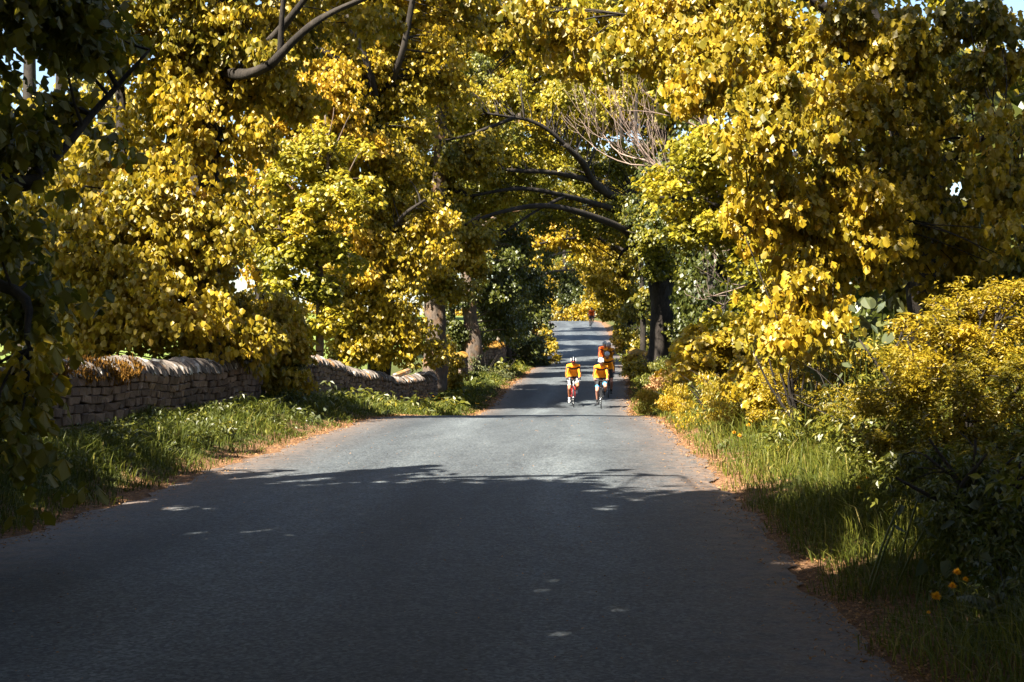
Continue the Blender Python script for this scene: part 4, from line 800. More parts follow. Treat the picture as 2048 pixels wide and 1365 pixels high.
big_leaf_plant('leafy plant with pale grey-green leaves behind the two-stemmed twig', [(1640, 745, 13.8), (1660, 770, 13.4), (1680, 750, 13.6), (1700, 770, 13.4), (1615, 765, 13.6), (1665, 800, 13.2), (1595, 730, 13.9), (1645, 800, 13.2)], seed=122, size=.11, tints=(.1, .6))
big_leaf_plant('clump of broad yellow-green lobed leaves low on the right verge', [(1600, 830, 15.3), (1640, 815, 15.4), (1670, 850, 15.1), (1600, 870, 15.0), (1560, 855, 15.2), (1650, 890, 14.7), (1690, 880, 14.8), (1620, 905, 14.7), (1570, 900, 14.8), (1700, 830, 15.2)], seed=123, size=.2, mat=GOLD, tints=(.35, .7))
big_leaf_plant('dock plant with wide leaves by the gritty right road edge', [(1455, 880, 16.8), (1480, 870, 16.8), (1450, 905, 16.5), (1500, 895, 16.6), (1575, 940, 15.7), (1600, 955, 15.5), (1620, 935, 15.6)], seed=124, size=.14)
big_leaf_plant('nettle-like clump with shiny dark leaves in the bottom right shade', [(1800, 1010, 7.2), (1840, 990, 7.2), (1870, 1020, 7), (1790, 1050, 6.9), (1850, 1060, 6.8), (1900, 1040, 6.8), (1950, 1000, 7), (2000, 1040, 6.8), (1960, 1110, 6.4), (2010, 1160, 6.1), (1900, 1120, 6.5), (2030, 1090, 6.4), (1850, 1120, 6.6)], seed=125, size=.08, lod=1, mat=GREY, tints=(.0, .35))
big_leaf_plant('young sycamore seedling with wide dark leaves at the end of the near wall verge', [(630, 805, 22), (612, 825, 21.6), (640, 830, 21.5), (622, 845, 21.2), (650, 812, 22.2), (610, 795, 22)], seed=126, size=.15, tints=(.0, .3), lod=0)
big_leaf_plant('broad green weed with drooping leaves in the left verge grass', [(690, 815, 24), (660, 800, 24), (675, 830, 23.4), (760, 805, 28), (775, 820, 27.5), (745, 815, 28), (765, 790, 29)], seed=127, size=.2, mat=GREEN, tints=(.2, .5), lod=0)

# two bare stems, ferns
root = thing('bare_sapling', 'forked leafless brown stem standing among the bramble on the right', 'sapling', tuple(foot(1630, 15.5))); b = np.array(root.location)
for pts in ([(1630, 800, 15.5), (1636, 730, 15.5), (1628, 690, 15.5), (1615, 655, 15.5)], [(1630, 800, 15.5), (1640, 740, 15.5), (1642, 690, 15.5), (1633, 650, 15.5)]):
    p, q_ = smooth_path([b] + [P(*t) for t in pts], [.008, .007, .006, .005, .003], 4); m = Mesh(); tube(m, p - b, q_, 6, .5); m.build('stem', BARE, root, smooth=True)
def fern(label, px, py, d, seed):
    r = np.random.default_rng(seed); p0 = P(px, py, d); b = V3(p0[0], p0[1], float(ground_z(p0[0], p0[1]))); root = thing('fern', label, 'fern', tuple(b), group='ferns at the right edge')
    for k in range(7):
        a = r.uniform(0, 6.28); Lh = r.uniform(.2, .32); n = 16; t = np.linspace(0, 1, n); h = V3(math.cos(a), math.sin(a), 0)
        p = h[None] * (t * Lh * .8)[:, None] + V3(0, 0, 1)[None] * (Lh * .9 * (t - .62 * t * t))[:, None]; m = Mesh(); tube(m, p, np.linspace(.004, .001, n), 4, .3, cap=False)
        side = np.cross(h, V3(0, 0, 1)); pos, dd, ss = [], [], []
        for i in range(2, n):
            for s in (-1, 1): pos.append(p[i]); dd.append(norm(side * s + h * .45 - V3(0, 0, .15))); ss.append(.075 * math.sin(PI * (.12 + .85 * (1 - t[i]))) + .012)
        nn = np.repeat(V3(0, 0, 1)[None], len(pos), 0); dd = np.array(dd); nn = norm(nn - dd * (nn * dd).sum(1)[:, None])
        leaves_to_mesh(m, dict(p=np.array(pos), d=dd, n=nn, s=np.array(ss), t=r.uniform(.2, .6, len(pos)), bend=np.full(len(pos), .3), w=np.full(len(pos), .8)), 3); m.build('frond', GREEN, root)
fern('fern with feathery fronds at the bottom right frame edge', 2025, 1200, 6.0, 3)
fern('second fern, half hidden in the nettle shade above the orange dandelions', 2000, 1100, 6.8, 4)

# ---------------------------------------------------------------- grass on both verges
def blades(side, n, y0, y1, dlo, dhi, seed, hmul=1.0, tint=.42):
    r = np.random.default_rng(seed); y = np.exp(r.uniform(np.log(y0), np.log(y1), n)); dd = dlo + (dhi - dlo) * r.uniform(0, 1, n) ** .85
    patch = .5 + .5 * np.sin(y * 2.1 + seed) * np.sin(dd * 3.3 + y * .7)
    dd = dd - .13 * np.abs(np.sin(y * 1.9)) * r.uniform(0, 1, n) + .06 * np.sin(y * 5)
    x = road_x(y) + side * (HW + dd); keep = ~(((side < 0) & (dd > 2.75)))
    x, y, dd, patch = x[keep], y[keep], dd[keep], patch[keep]; n = len(x); z = ground_z(x, y)
    h = hmul * r.uniform(.13, .42, n) * (.40 + .95 * patch) * np.clip(.35 + dd * .9, .35, 1.1) * np.where(side < 0, np.interp(dd, [0, 1.0, 1.7], [1, 1, .55]), 1); w = np.maximum(.0024, .0003 * y) * r.uniform(.7, 1.5, n)
    a = r.uniform(0, 6.28, n); lean = np.stack([np.cos(a) - .25 * side, np.sin(a) - .2, np.zeros(n)], -1) * (h * r.uniform(.25, 1.15, n))[:, None]; b = a + 1.57 + r.normal(0, .5, n); sd = np.stack([np.cos(b), np.sin(b), np.zeros(n)], -1) * w[:, None]
    p0 = np.stack([x, y, z - .01], -1); p1 = p0 + lean * .28 + V3(0, 0, 1) * (h * .62)[:, None]; p2 = p0 + lean + V3(0, 0, 1) * (h * r.uniform(.62, 1.0, n))[:, None]
    v = np.stack([p0 - sd, p0 + sd, p1 + sd * .8, p1 - sd * .8, p2], 1).reshape(-1, 3); k = (np.arange(n) * 5)[:, None]
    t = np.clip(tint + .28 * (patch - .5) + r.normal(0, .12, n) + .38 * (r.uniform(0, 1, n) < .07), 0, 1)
    m = Mesh(); m.add(v, k + np.array([[0, 1, 2, 3]]), np.repeat(t, 5)); m.f.setdefault(3, []).append((k + np.array([[3, 2, 4]])).astype(np.int32)); m.m.setdefault(3, []).append(np.zeros(n, dtype=np.int32))
    return m
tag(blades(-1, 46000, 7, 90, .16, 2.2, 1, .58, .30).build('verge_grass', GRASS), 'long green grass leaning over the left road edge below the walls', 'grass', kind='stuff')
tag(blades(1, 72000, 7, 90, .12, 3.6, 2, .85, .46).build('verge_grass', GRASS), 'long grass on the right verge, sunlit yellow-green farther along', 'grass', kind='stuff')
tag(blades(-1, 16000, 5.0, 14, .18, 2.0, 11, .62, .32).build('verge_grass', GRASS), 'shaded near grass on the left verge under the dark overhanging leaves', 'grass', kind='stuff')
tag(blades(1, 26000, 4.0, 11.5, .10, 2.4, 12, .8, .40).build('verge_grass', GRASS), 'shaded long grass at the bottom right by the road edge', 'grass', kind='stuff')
def cover(side, y0, y1, n, dlo, dhi, seed, mat, size, tint, h, lod=3):
    r = np.random.default_rng(seed); Ls = []
    for i in range(n):
        y = math.exp(r.uniform(math.log(y0), math.log(y1))); dd = r.uniform(dlo, dhi); x = float(road_x(y)) + side * (HW + dd); k = r.uniform(.5, 1.3)
        L, _ = clump_leaves(V3(x, y, float(ground_z(x, y)) + h * .45 * k), (.28 * k, .28, h * .5 * k), size * 1.35 * max(1, y / 16), .8, (-25, 55), np.clip(r.normal(tint, .08), 0, 1), .12, r, .14); Ls.append(L)
    m = Mesh(); leaves_to_mesh(m, cat(Ls), lod); return m.build('undergrowth', mat)
tag(cover(-1, 7, 24, 60, .6, 1.5, 15, GREEN, .045, .35, .16), 'low dark clover-like weeds in the near left verge', 'undergrowth', kind='stuff')
tag(cover(-1, 24, 100, 110, .7, 1.6, 5, GREEN, .06, .5, .3), 'low leafy weeds mixed into the left verge grass', 'undergrowth', kind='stuff')
tag(cover(1, 6, 110, 420, .8, 4.6, 6, GREEN, .05, .55, .5), 'leafy weeds thick on the right bank', 'undergrowth', kind='stuff')
tag(cover(1, 15, 140, 190, 1.0, 4.0, 7, GOLD, .06, .66, .6), 'sunlit yellow-green undergrowth along the far right verge', 'undergrowth', kind='stuff')
# hedge bank across the top of the hill, where the road swings left
r = np.random.default_rng(9); Ls = []
for x in np.arange(-16, 7, .8):
    L, _ = clump_leaves(V3(x, 148 + r.normal(0, 1.5) + .25 * x, 3.5 + r.uniform(0, .9)), (1.1, .8, 1.0), .24, 1.2, (0, 60), r.uniform(.5, .85), .1, r, .4); Ls.append(L)
m = Mesh(); leaves_to_mesh(m, cat(Ls), 2); tag(m.build('hedge', GOLD), 'low yellow-green hedge across the top of the hill where the road turns', 'hedge')
# right-hand and left-hand woodland floor growth behind the first trees
r = np.random.default_rng(10); Ls = []
for i in range(120):
    y = r.uniform(18, 130); x = float(road_x(y)) + HW + r.uniform(4, 11); L, _ = clump_leaves(V3(x, y, float(ground_z(x, y)) + r.uniform(.4, 3.2)), (1.4, 1.0, 1.0), .36, .9, (0, 60), r.uniform(.15, .4), .1, r, .4); Ls.append(L)
m = Mesh(); leaves_to_mesh(m, cat(Ls), 2); tag(m.build('thicket', GREEN), 'dark thicket in the shade behind the trees on the right', 'thicket', kind='stuff')

# ---------------------------------------------------------------- flowers
def petals(n, rad, r, layers=2):
    p, d, nn = [], [], []
    for l in range(layers):
        for i in range(n):
            a = 2 * PI * (i + .5 * l) / n; e = .25 + .55 * l; d.append(V3(math.cos(a) * math.cos(e), math.sin(a) * math.cos(e), math.sin(e))); nn.append(V3(-math.cos(a) * math.sin(e), -math.sin(a) * math.sin(e), math.cos(e))); p.append(V3(0, 0, 0))
    k = len(p); return dict(p=np.array(p), d=np.array(d), n=np.array(nn), s=rad * r.uniform(.8, 1.1, k), t=r.uniform(0, 1, k), bend=np.full(k, .2), w=np.full(k, .7))
def dandelion(label, px, py, d, rad=.024, seed=1):
    r = np.random.default_rng(seed); p = P(px, py, d); gz = float(ground_z(p[0], p[1])); p[2] = max(p[2], gz + .05); b = V3(p[0] + .03, p[1] + .02, gz - .01); root = thing('dandelion', label, 'flower', tuple(b), group='dandelions in the right verge')
    m = Mesh(); t = np.linspace(0, 1, 5)[:, None]; mid = (b + p) / 2 + V3(.02, 0, .02); tube(m, ((1 - t) ** 2 * b + 2 * t * (1 - t) * mid + t * t * p) - b, np.full(5, .0028), 5, .7); m.build('stem', GREEN, root, smooth=True)
    m = Mesh(); L = petals(16, rad, r, 3); tilt = np.array(Matrix.Rotation(.5, 3, 'X')); L['d'] = L['d'] @ tilt.T; L['n'] = L['n'] @ tilt.T; L['p'] = L['p'] + (p - b); leaves_to_mesh(m, L, 3); m.build('flower_head', PETAL, root)
for k, (px, py, d, lab) in enumerate([(1872, 1195, 5.9, 'largest orange-yellow dandelion, lowest of the open ones at the bottom right'), (1905, 1173, 5.9, 'round half-closed dandelion just right of the largest one'), (1914, 1146, 6.0, 'topmost orange dandelion of the bottom right cluster'), (1931, 1160, 6.0, 'small dandelion rightmost in the bottom right cluster'),
                                      (1857, 1226, 5.8, 'tiny dandelion bud below the largest open flower'), (1717, 976, 9.6, 'lone orange dandelion in the mid verge grass on a leaning stem'), (1735, 957, 9.8, 'brownish dandelion bud above the lone mid verge flower'),
                                      (1497, 851, 17, 'yellow dandelion at the sunlit road edge, leftmost pair upper'), (1507, 843, 17.4, 'yellow dandelion beside the dock plant, highest of the sunlit ones'), (1468, 866, 16.6, 'low yellow dandelion nearest the gritty road edge'), (1479, 872, 16.2, 'low yellow dandelion just right of the lowest sunlit one'), (1542, 868, 15.4, 'orange dandelion in front of the broad lobed leaves')]):
    dandelion(lab, px, py, d, (.026, .02, .02, .015, .01, .017, .013, .03, .03, .028, .026, .022)[k], 200 + k)
def white_flower(label, px, py, d, seed):
    r = np.random.default_rng(seed); p = P(px, py, d); gz = float(ground_z(p[0], p[1])); p[2] = max(p[2], gz + .2); b = V3(p[0], p[1], gz - .02); root = thing('white_wildflower', label, 'flower', tuple(b), group='white wildflowers in the right bank shade')
    m = Mesh(); tube(m, np.array([b, (b + p) / 2 + V3(.02, 0, 0), p]) - b, [.004, .003, .002], 5, .5, cap=False); m.build('stem', GREEN, root, smooth=True)
    for k in range(5):
        m = Mesh(); q = (b * (1 - k / 6) + p * (k / 6)); L = leaf_array((q - b)[None], r.normal(size=(1, 3)), .07, (0, 50), .5, .1, r); leaves_to_mesh(m, L, 1); m.build('leaf', GREEN, root)
    m = Mesh()
    for k in range(7):
        L = petals(4, .008, r, 1); L['p'] = L['p'] + (p - b) + r.normal(0, .010, 3); leaves_to_mesh(m, L, 2)
    tag(m.build('blossom', WHITEP, root), kind='stuff')
for k, (px, py, d, lab) in enumerate([(1906, 924, 8.0, 'topmost white wildflower stalk in the right bank shade'), (1924, 936, 8.0, 'white wildflower just right of the topmost stalk'), (1889, 946, 7.9, 'white wildflower left of the two tallest'), (1931, 961, 7.9, 'white wildflower in the middle of the shaded patch'), (1962, 973, 7.8, 'rightmost white wildflower beside the dark nettles'), (1908, 965, 7.8, 'short white wildflower under the leftmost one'), (1868, 1008, 7.4, 'lowest white wildflower, alone near the grass edge')]):
    white_flower(lab, px, py, d, 300 + k)
r = np.random.default_rng(77); m = Mesh()
for (px, py, d, n) in [(845, 785, 41, 9), (870, 790, 41, 10), (890, 795, 42, 6), (905, 805, 40, 3), (960, 805, 45, 3), (1340, 800, 30, 14), (1300, 800, 36, 8), (1400, 830, 20, 10), (1280, 790, 45, 6)]:
    for i in range(n):
        q = P(px + r.normal(0, 14), py, d + r.normal(0, .6)); q[2] = float(ground_z(q[0], q[1])) + r.uniform(.25, .5); L = petals(6, .035 if d > 25 else .02, r, 1); L['p'] = L['p'] + q; leaves_to_mesh(m, L, 2)
tag(m.build('buttercup_patch', PETAL), 'scattered small yellow buttercups in the verge grass', 'flowers', kind='stuff')

# ---------------------------------------------------------------- leaf litter and grit at the road edges
def litter(n, y0, y1, mu, sd, seed, side, lo=.008, hi_=.03):
    r = np.random.default_rng(seed); y = np.exp(r.uniform(np.log(y0), np.log(y1), n)); u = side * (HW + r.normal(mu, sd, n) * (.45 + .75 * np.abs(np.sin(y * 1.9 + np.sin(y * 4.3))))) if side else r.uniform(-2.2, 2.2, n); x = road_x(y) + u
    z = np.where(np.abs(u) < HW + .03, road_z(y) + .012, ground_z(x, y) + .012) + r.uniform(0, .01, n); a = r.uniform(0, 6.28, n); l = r.uniform(lo, hi_, n) * np.maximum(1, y / 14); d = np.stack([np.cos(a), np.sin(a), r.normal(0, .25, n)], -1); d = norm(d)
    nn = norm(np.stack([r.normal(0, .3, n), r.normal(0, .3, n), np.ones(n)], -1)); nn = norm(nn - d * (nn * d).sum(1)[:, None])
    m = Mesh(); leaves_to_mesh(m, dict(p=np.stack([x, y, z], -1), d=d, n=nn, s=l, t=r.uniform(0, 1, n), bend=r.uniform(0, .6, n), w=r.uniform(.4, 1.3, n)), 3); return m.build('leaf_litter', DRY)
tag(litter(9000, 4.5, 70, .12, .17, 1, -1), 'rust-brown leaf litter along the left road edge', 'leaf litter', kind='stuff')
tag(litter(14000, 4.5, 80, .14, .18, 2, 1), 'rust-brown leaf litter along the right road edge', 'leaf litter', kind='stuff')
tag(litter(1500, 4.5, 26, 0, 0, 3, 0, .006, .022), 'few pale dry leaf scraps scattered on the road', 'leaf litter', kind='stuff')

# ---------------------------------------------------------------- wooden posts and wire behind the mossy wall
WOOD = bark_material('grey_weathered_wood', (.10, .08, .06), (.22, .18, .14), (.34, .29, .24), 14)
WIRE = plain('galvanised_wire', (.22, .22, .22), .5, .8)
root = thing('wire_fence', 'short run of grey wooden fence posts with wire, above the left stone wall', 'fence', tuple(foot(950, 65))); b = np.array(root.location)
posts = [(926, 62.5, 1.15), (951, 65, 1.25), (962, 66.2, 1.35), (997, 73, 1.3), (1011, 76, 1.6)]; tops = []
for px, d, h in posts:
    q = foot(px, d); q[2] = float(road_z(q[1])) + .85; m = Mesh(); box(m, (0, 0, 0), (.13, .13, h)); tops.append(q + V3(0, 0, h * .5)); o = m.build('post', WOOD, root); o.location = q + V3(0, 0, h * .35) - b; o.rotation_euler = (.03, random.uniform(-.05, .05), random.uniform(0, 1))
for k in range(len(tops) - 1):
    for z in (-.35, -.05, .2): m = Mesh(); tube(m, np.array([tops[k] + V3(0, 0, z), tops[k + 1] + V3(0, 0, z)]) - b, [.006, .006], 4, .5); m.build('wire', WIRE, root)

# ---------------------------------------------------------------- bicycles and riders (local axes: +Y forward, +X the rider's right)
def ring(m, c, R, r_, n=36, sides=8, tint=.5):
    a = np.arange(n) / n * 2 * PI; b = np.arange(sides) / sides * 2 * PI
    A, B = np.meshgrid(a, b, indexing='ij'); v = np.stack([c[0] + r_ * np.sin(B), c[1] + (R + r_ * np.cos(B)) * np.cos(A), c[2] + (R + r_ * np.cos(B)) * np.sin(A)], -1).reshape(-1, 3)
    i = np.arange(n)[:, None] * sides; i2 = ((np.arange(n) + 1) % n)[:, None] * sides; j = np.arange(sides)[None]; k = (j + 1) % sides
    return m.add(v, np.stack([i + j, i2 + j, i2 + k, i + k], -1).reshape(-1, 4), tint)
def ball(m, c, rad, n=16, k=10, rot=None, tint=.5):
    th = np.linspace(0, PI, k + 1)[1:-1]; ph = np.arange(n) / n * 2 * PI; T, F = np.meshgrid(th, ph, indexing='ij')
    v = np.concatenate([np.stack([np.sin(T) * np.cos(F), np.sin(T) * np.sin(F), np.cos(T)], -1).reshape(-1, 3), [[0, 0, 1], [0, 0, -1]]]) * np.asarray(rad)
    if rot is not None: v = v @ np.asarray(rot).T
    i = np.arange(k - 2)[:, None] * n; j = np.arange(n)[None]; q = np.stack([i + j, i + n + j, i + n + (j + 1) % n, i + (j + 1) % n], -1).reshape(-1, 4)
    b0 = m.n; m.add(v + np.asarray(c), q, tint); J = np.arange(n)
    t = np.concatenate([np.stack([np.full(n, (k - 1) * n), J, (J + 1) % n], -1), np.stack([np.full(n, (k - 1) * n + 1), (k - 2) * n + (J + 1) % n, (k - 2) * n + J], -1)]) + b0
    m.f.setdefault(3, []).append(t.astype(np.int32)); m.m.setdefault(3, []).append(np.zeros(len(t), dtype=np.int32)); return m
RUBBER = plain('black_rubber', (.015, .015, .016), .8, 0, .3); ALU = plain('brushed_alloy', (.5, .5, .5), .35, 1); BLACKP = plain('black_gloss_paint', (.018, .019, .022), .35); WHITEF = plain('white_gloss_paint', (.55, .55, .55), .4); REDF = plain('red_paint', (.62, .03, .02), .35)
BLACKC = plain('black_lycra', (.012, .012, .014), .7, 0, .3); ORANGE = plain('orange_jersey_fabric', (.80, .27, .008), .75, 0, .25, .05); ORANGE_R = plain('red_orange_jersey_fabric', (.75, .11, .006), .75, 0, .25, .05)
WHITEC = plain('white_lycra', (.5, .5, .51), .7, 0, .3); BLUEC = plain('sky_blue_lycra', (.05, .38, .75), .7, 0, .3); SKIN_T = plain('tanned_skin', (.25, .09, .04), .55, 0, .4, .08); SKIN_P = plain('fair_skin', (.36, .17, .115), .55, 0, .4, .08); SKIN_D = plain('shaded_skin', (.48, .24, .16), .55, 0, .4, .08)  # last skin tone is the palest, worn by the two rearmost riders
DARKHAIR = plain('dark_beard', (.05, .028, .018), .9); GREYP = plain('pale_grey_helmet_shell', (.45, .48, .50), .4); LENS = plain('dark_lens', (.01, .01, .012), .1, 0, .8); LIP = plain('lip', (.35, .10, .08), .5); EYEW = plain('eye', (.05, .035, .03), .3)

_bike = {}
def bicycle(label, loc, yaw, style):
    root = thing('bicycle', label, 'bicycle', loc, yaw, 'bicycles of the riding group')
    fm, am = (WHITEF, REDF) if style == 'white' else (BLACKP, BLACKP)
    def part(key, name, mat, fn, parent=root, smooth=True):
        k = (key, mat.name)
        if k not in _bike: m = Mesh(); fn(m); _bike[k] = m.mesh(name, mat, smooth)
        return link(name, _bike[k], parent)
    bb, st, sp, ht, hb, ra, fa = V3(0, -.08, .28), V3(0, -.22, .78), V3(0, -.245, .93), V3(0, .385, .90), V3(0, .43, .72), V3(0, -.50, .34), V3(0, .50, .34)
    def frame(m):
        for a, b, r_ in ((bb, hb + V3(0, 0, .03), .022), (st, ht - V3(0, .0, .05), .017), (bb, st, .018), (ht, hb, .022)): tube(m, [a, (a + b) / 2, b], [r_] * 3, 10)
    def stays(m):
        for s in (-1, 1):
            for a in (bb, st): tube(m, [a + V3(.02 * s, 0, 0), ra + V3(.062 * s, 0, 0)], [.010, .008], 8)
    part('frame', 'frame', fm, frame); part('stays', 'rear_stays', am, stays)
    def fork(m):
        for s in (-1, 1): tube(m, [hb + V3(.028 * s, 0, -.01), hb + V3(.05 * s, .012, -.06), fa + V3(.052 * s, 0, 0)], [.014, .013, .008], 8)
        tube(m, [hb + V3(-.04, 0, -.012), hb + V3(.04, 0, -.012)], [.016, .016], 8)
    part('fork', 'fork', am, fork)
    part('post', 'seat_post', ALU, lambda m: tube(m, [st, sp], [.013, .013], 8))
    def saddle(m): ball(m, sp + V3(0, -.05, .02), (.07, .09, .028)); ball(m, sp + V3(0, .06, .018), (.026, .11, .022))
    part('saddle', 'saddle', BLACKP, saddle)
    for nm, c in (('r', ra), ('f', fa)):
        w = part('rim' + nm, 'wheel', BLACKP if style != 'white' else BLACKP, lambda m: ring(m, c, .313, .011))
        part('tyre' + nm, 'tyre', RUBBER, lambda m: ring(m, c, .330, .0145), w); part('hub' + nm, 'hub', ALU, lambda m: tube(m, [c - V3(.05, 0, 0), c + V3(.05, 0, 0)], [.018, .018], 10), w)
        def sp_(m):
            for i in range(24): a = i / 24 * 2 * PI; s = (-1) ** i; tube(m, [c + V3(.03 * s, 0, 0), c + V3(0, .31 * math.cos(a), .31 * math.sin(a))], [.0015, .0015], 3, cap=False)
        tag(part('spk' + nm, 'spokes', ALU, sp_, w), kind='stuff')
    def stem(m): tube(m, [ht, ht + V3(0, -.005, .04), V3(0, .49, .955)], [.018, .016, .015], 10)
    part('stem', 'stem', ALU if style == 'white' else BLACKP, stem)
    def bar(m):
        pts = [V3(-.205, .44, .80), V3(-.21, .56, .80), V3(-.21, .60, .87), V3(-.21, .56, .945), V3(-.195, .50, .955), V3(0, .49, .955), V3(.195, .50, .955), V3(.21, .56, .945), V3(.21, .60, .87), V3(.21, .56, .80), V3(.205, .44, .80)]
        p, r_ = smooth_path(pts, [.014] * len(pts), 5); tube(m, p, r_, 8)
    part('bar', 'handlebar', RUBBER, bar)
    for s in (-1, 1):
        h = part('hood%d' % s, 'brake_hood', RUBBER, lambda m: tube(m, [V3(.21 * s, .54, .955), V3(.21 * s, .61, .965), V3(.21 * s, .655, 1.0)], [.018, .020, .014], 8))
        part('lev%d' % s, 'brake_lever', ALU if style == 'white' else BLACKP, lambda m: tube(m, [V3(.21 * s, .645, .98), V3(.212 * s, .665, .90), V3(.214 * s, .64, .84)], [.008, .007, .006], 6), h)
    return root
def drive(root, th):
    """chainring, chain, cranks and pedals at crank angle th; returns the two pedal centres (right, left)"""
    bb = V3(0, -.08, .28); out = []
    m = Mesh(); ring(m, bb + V3(.045, 0, 0), .095, .006, 28, 6); ring(m, bb + V3(.045, 0, 0), .03, .012, 16, 6); m.build('chainring', BLACKP, root, smooth=True)
    m = Mesh(); tube(m, [bb + V3(.045, .0, .098), V3(.045, -.50, .34 + .035)], [.005, .005], 5); tube(m, [bb + V3(.045, 0, -.098), V3(.045, -.5, .34 - .05)], [.005, .005], 5); m.build('chain', BLACKP, root)
    for s in (1, -1):
        d = V3(0, math.sin(th), -math.cos(th)) * s; e = bb + V3(.075 * s, 0, 0) + d * .17
        m = Mesh(); tube(m, [bb + V3(.06 * s, 0, 0), e], [.014, .010], 8); c = m.build('crank', BLACKP, root, smooth=True)
        m = Mesh(); box(m, e + V3(.055 * s, 0, 0), (.08, .09, .018)); m.build('pedal', BLACKP, c); out.append(e + V3(.055 * s, 0, 0))
    return out

def solid(m, voxel=.012, it=3):
    """the union of overlapping closed shapes as one continuous skin"""
    me = m.mesh('tmp', ORANGE); o = bpy.data.objects.new('tmp', me); C.objects.link(o)
    md = o.modifiers.new('r', 'REMESH'); md.mode = 'VOXEL'; md.voxel_size = voxel; md.use_smooth_shade = True
    ms = o.modifiers.new('s', 'SMOOTH'); ms.factor = .5; ms.iterations = it
    dg = bpy.context.evaluated_depsgraph_get(); out = bpy.data.meshes.new_from_object(o.evaluated_get(dg)); bpy.data.objects.remove(o); out.materials.clear(); return out
def ik(a, c, l1, l2, pole):
    d = c - a; L = min(np.linalg.norm(d), l1 + l2 - .002); u = d / np.linalg.norm(d); x = (L * L + l1 * l1 - l2 * l2) / (2 * L); h = math.sqrt(max(0, l1 * l1 - x * x)); p = norm(pole - u * pole.dot(u)); return a + u * x + p * h
def finish(me, name, mats, root, fn=None):
    for mt in mats: me.materials.append(mt)
    me.name = name
    if fn is not None:
        n = len(me.polygons); c = np.zeros(n * 3); me.polygons.foreach_get('center', c); nv = np.zeros(n * 3); me.polygons.foreach_get('normal', nv)
        me.polygons.foreach_set('material_index', fn(c.reshape(-1, 3), nv.reshape(-1, 3)).astype(np.int32))
    me.polygons.foreach_set('use_smooth', np.ones(len(me.polygons), dtype=bool)); return link(name, me, root)
def seg_par(p, a, b):
    d = b - a; t = np.clip(((p - a) @ d) / d.dot(d), 0, 1); return t, np.linalg.norm(p - (a + t[:, None] * d), axis=1)

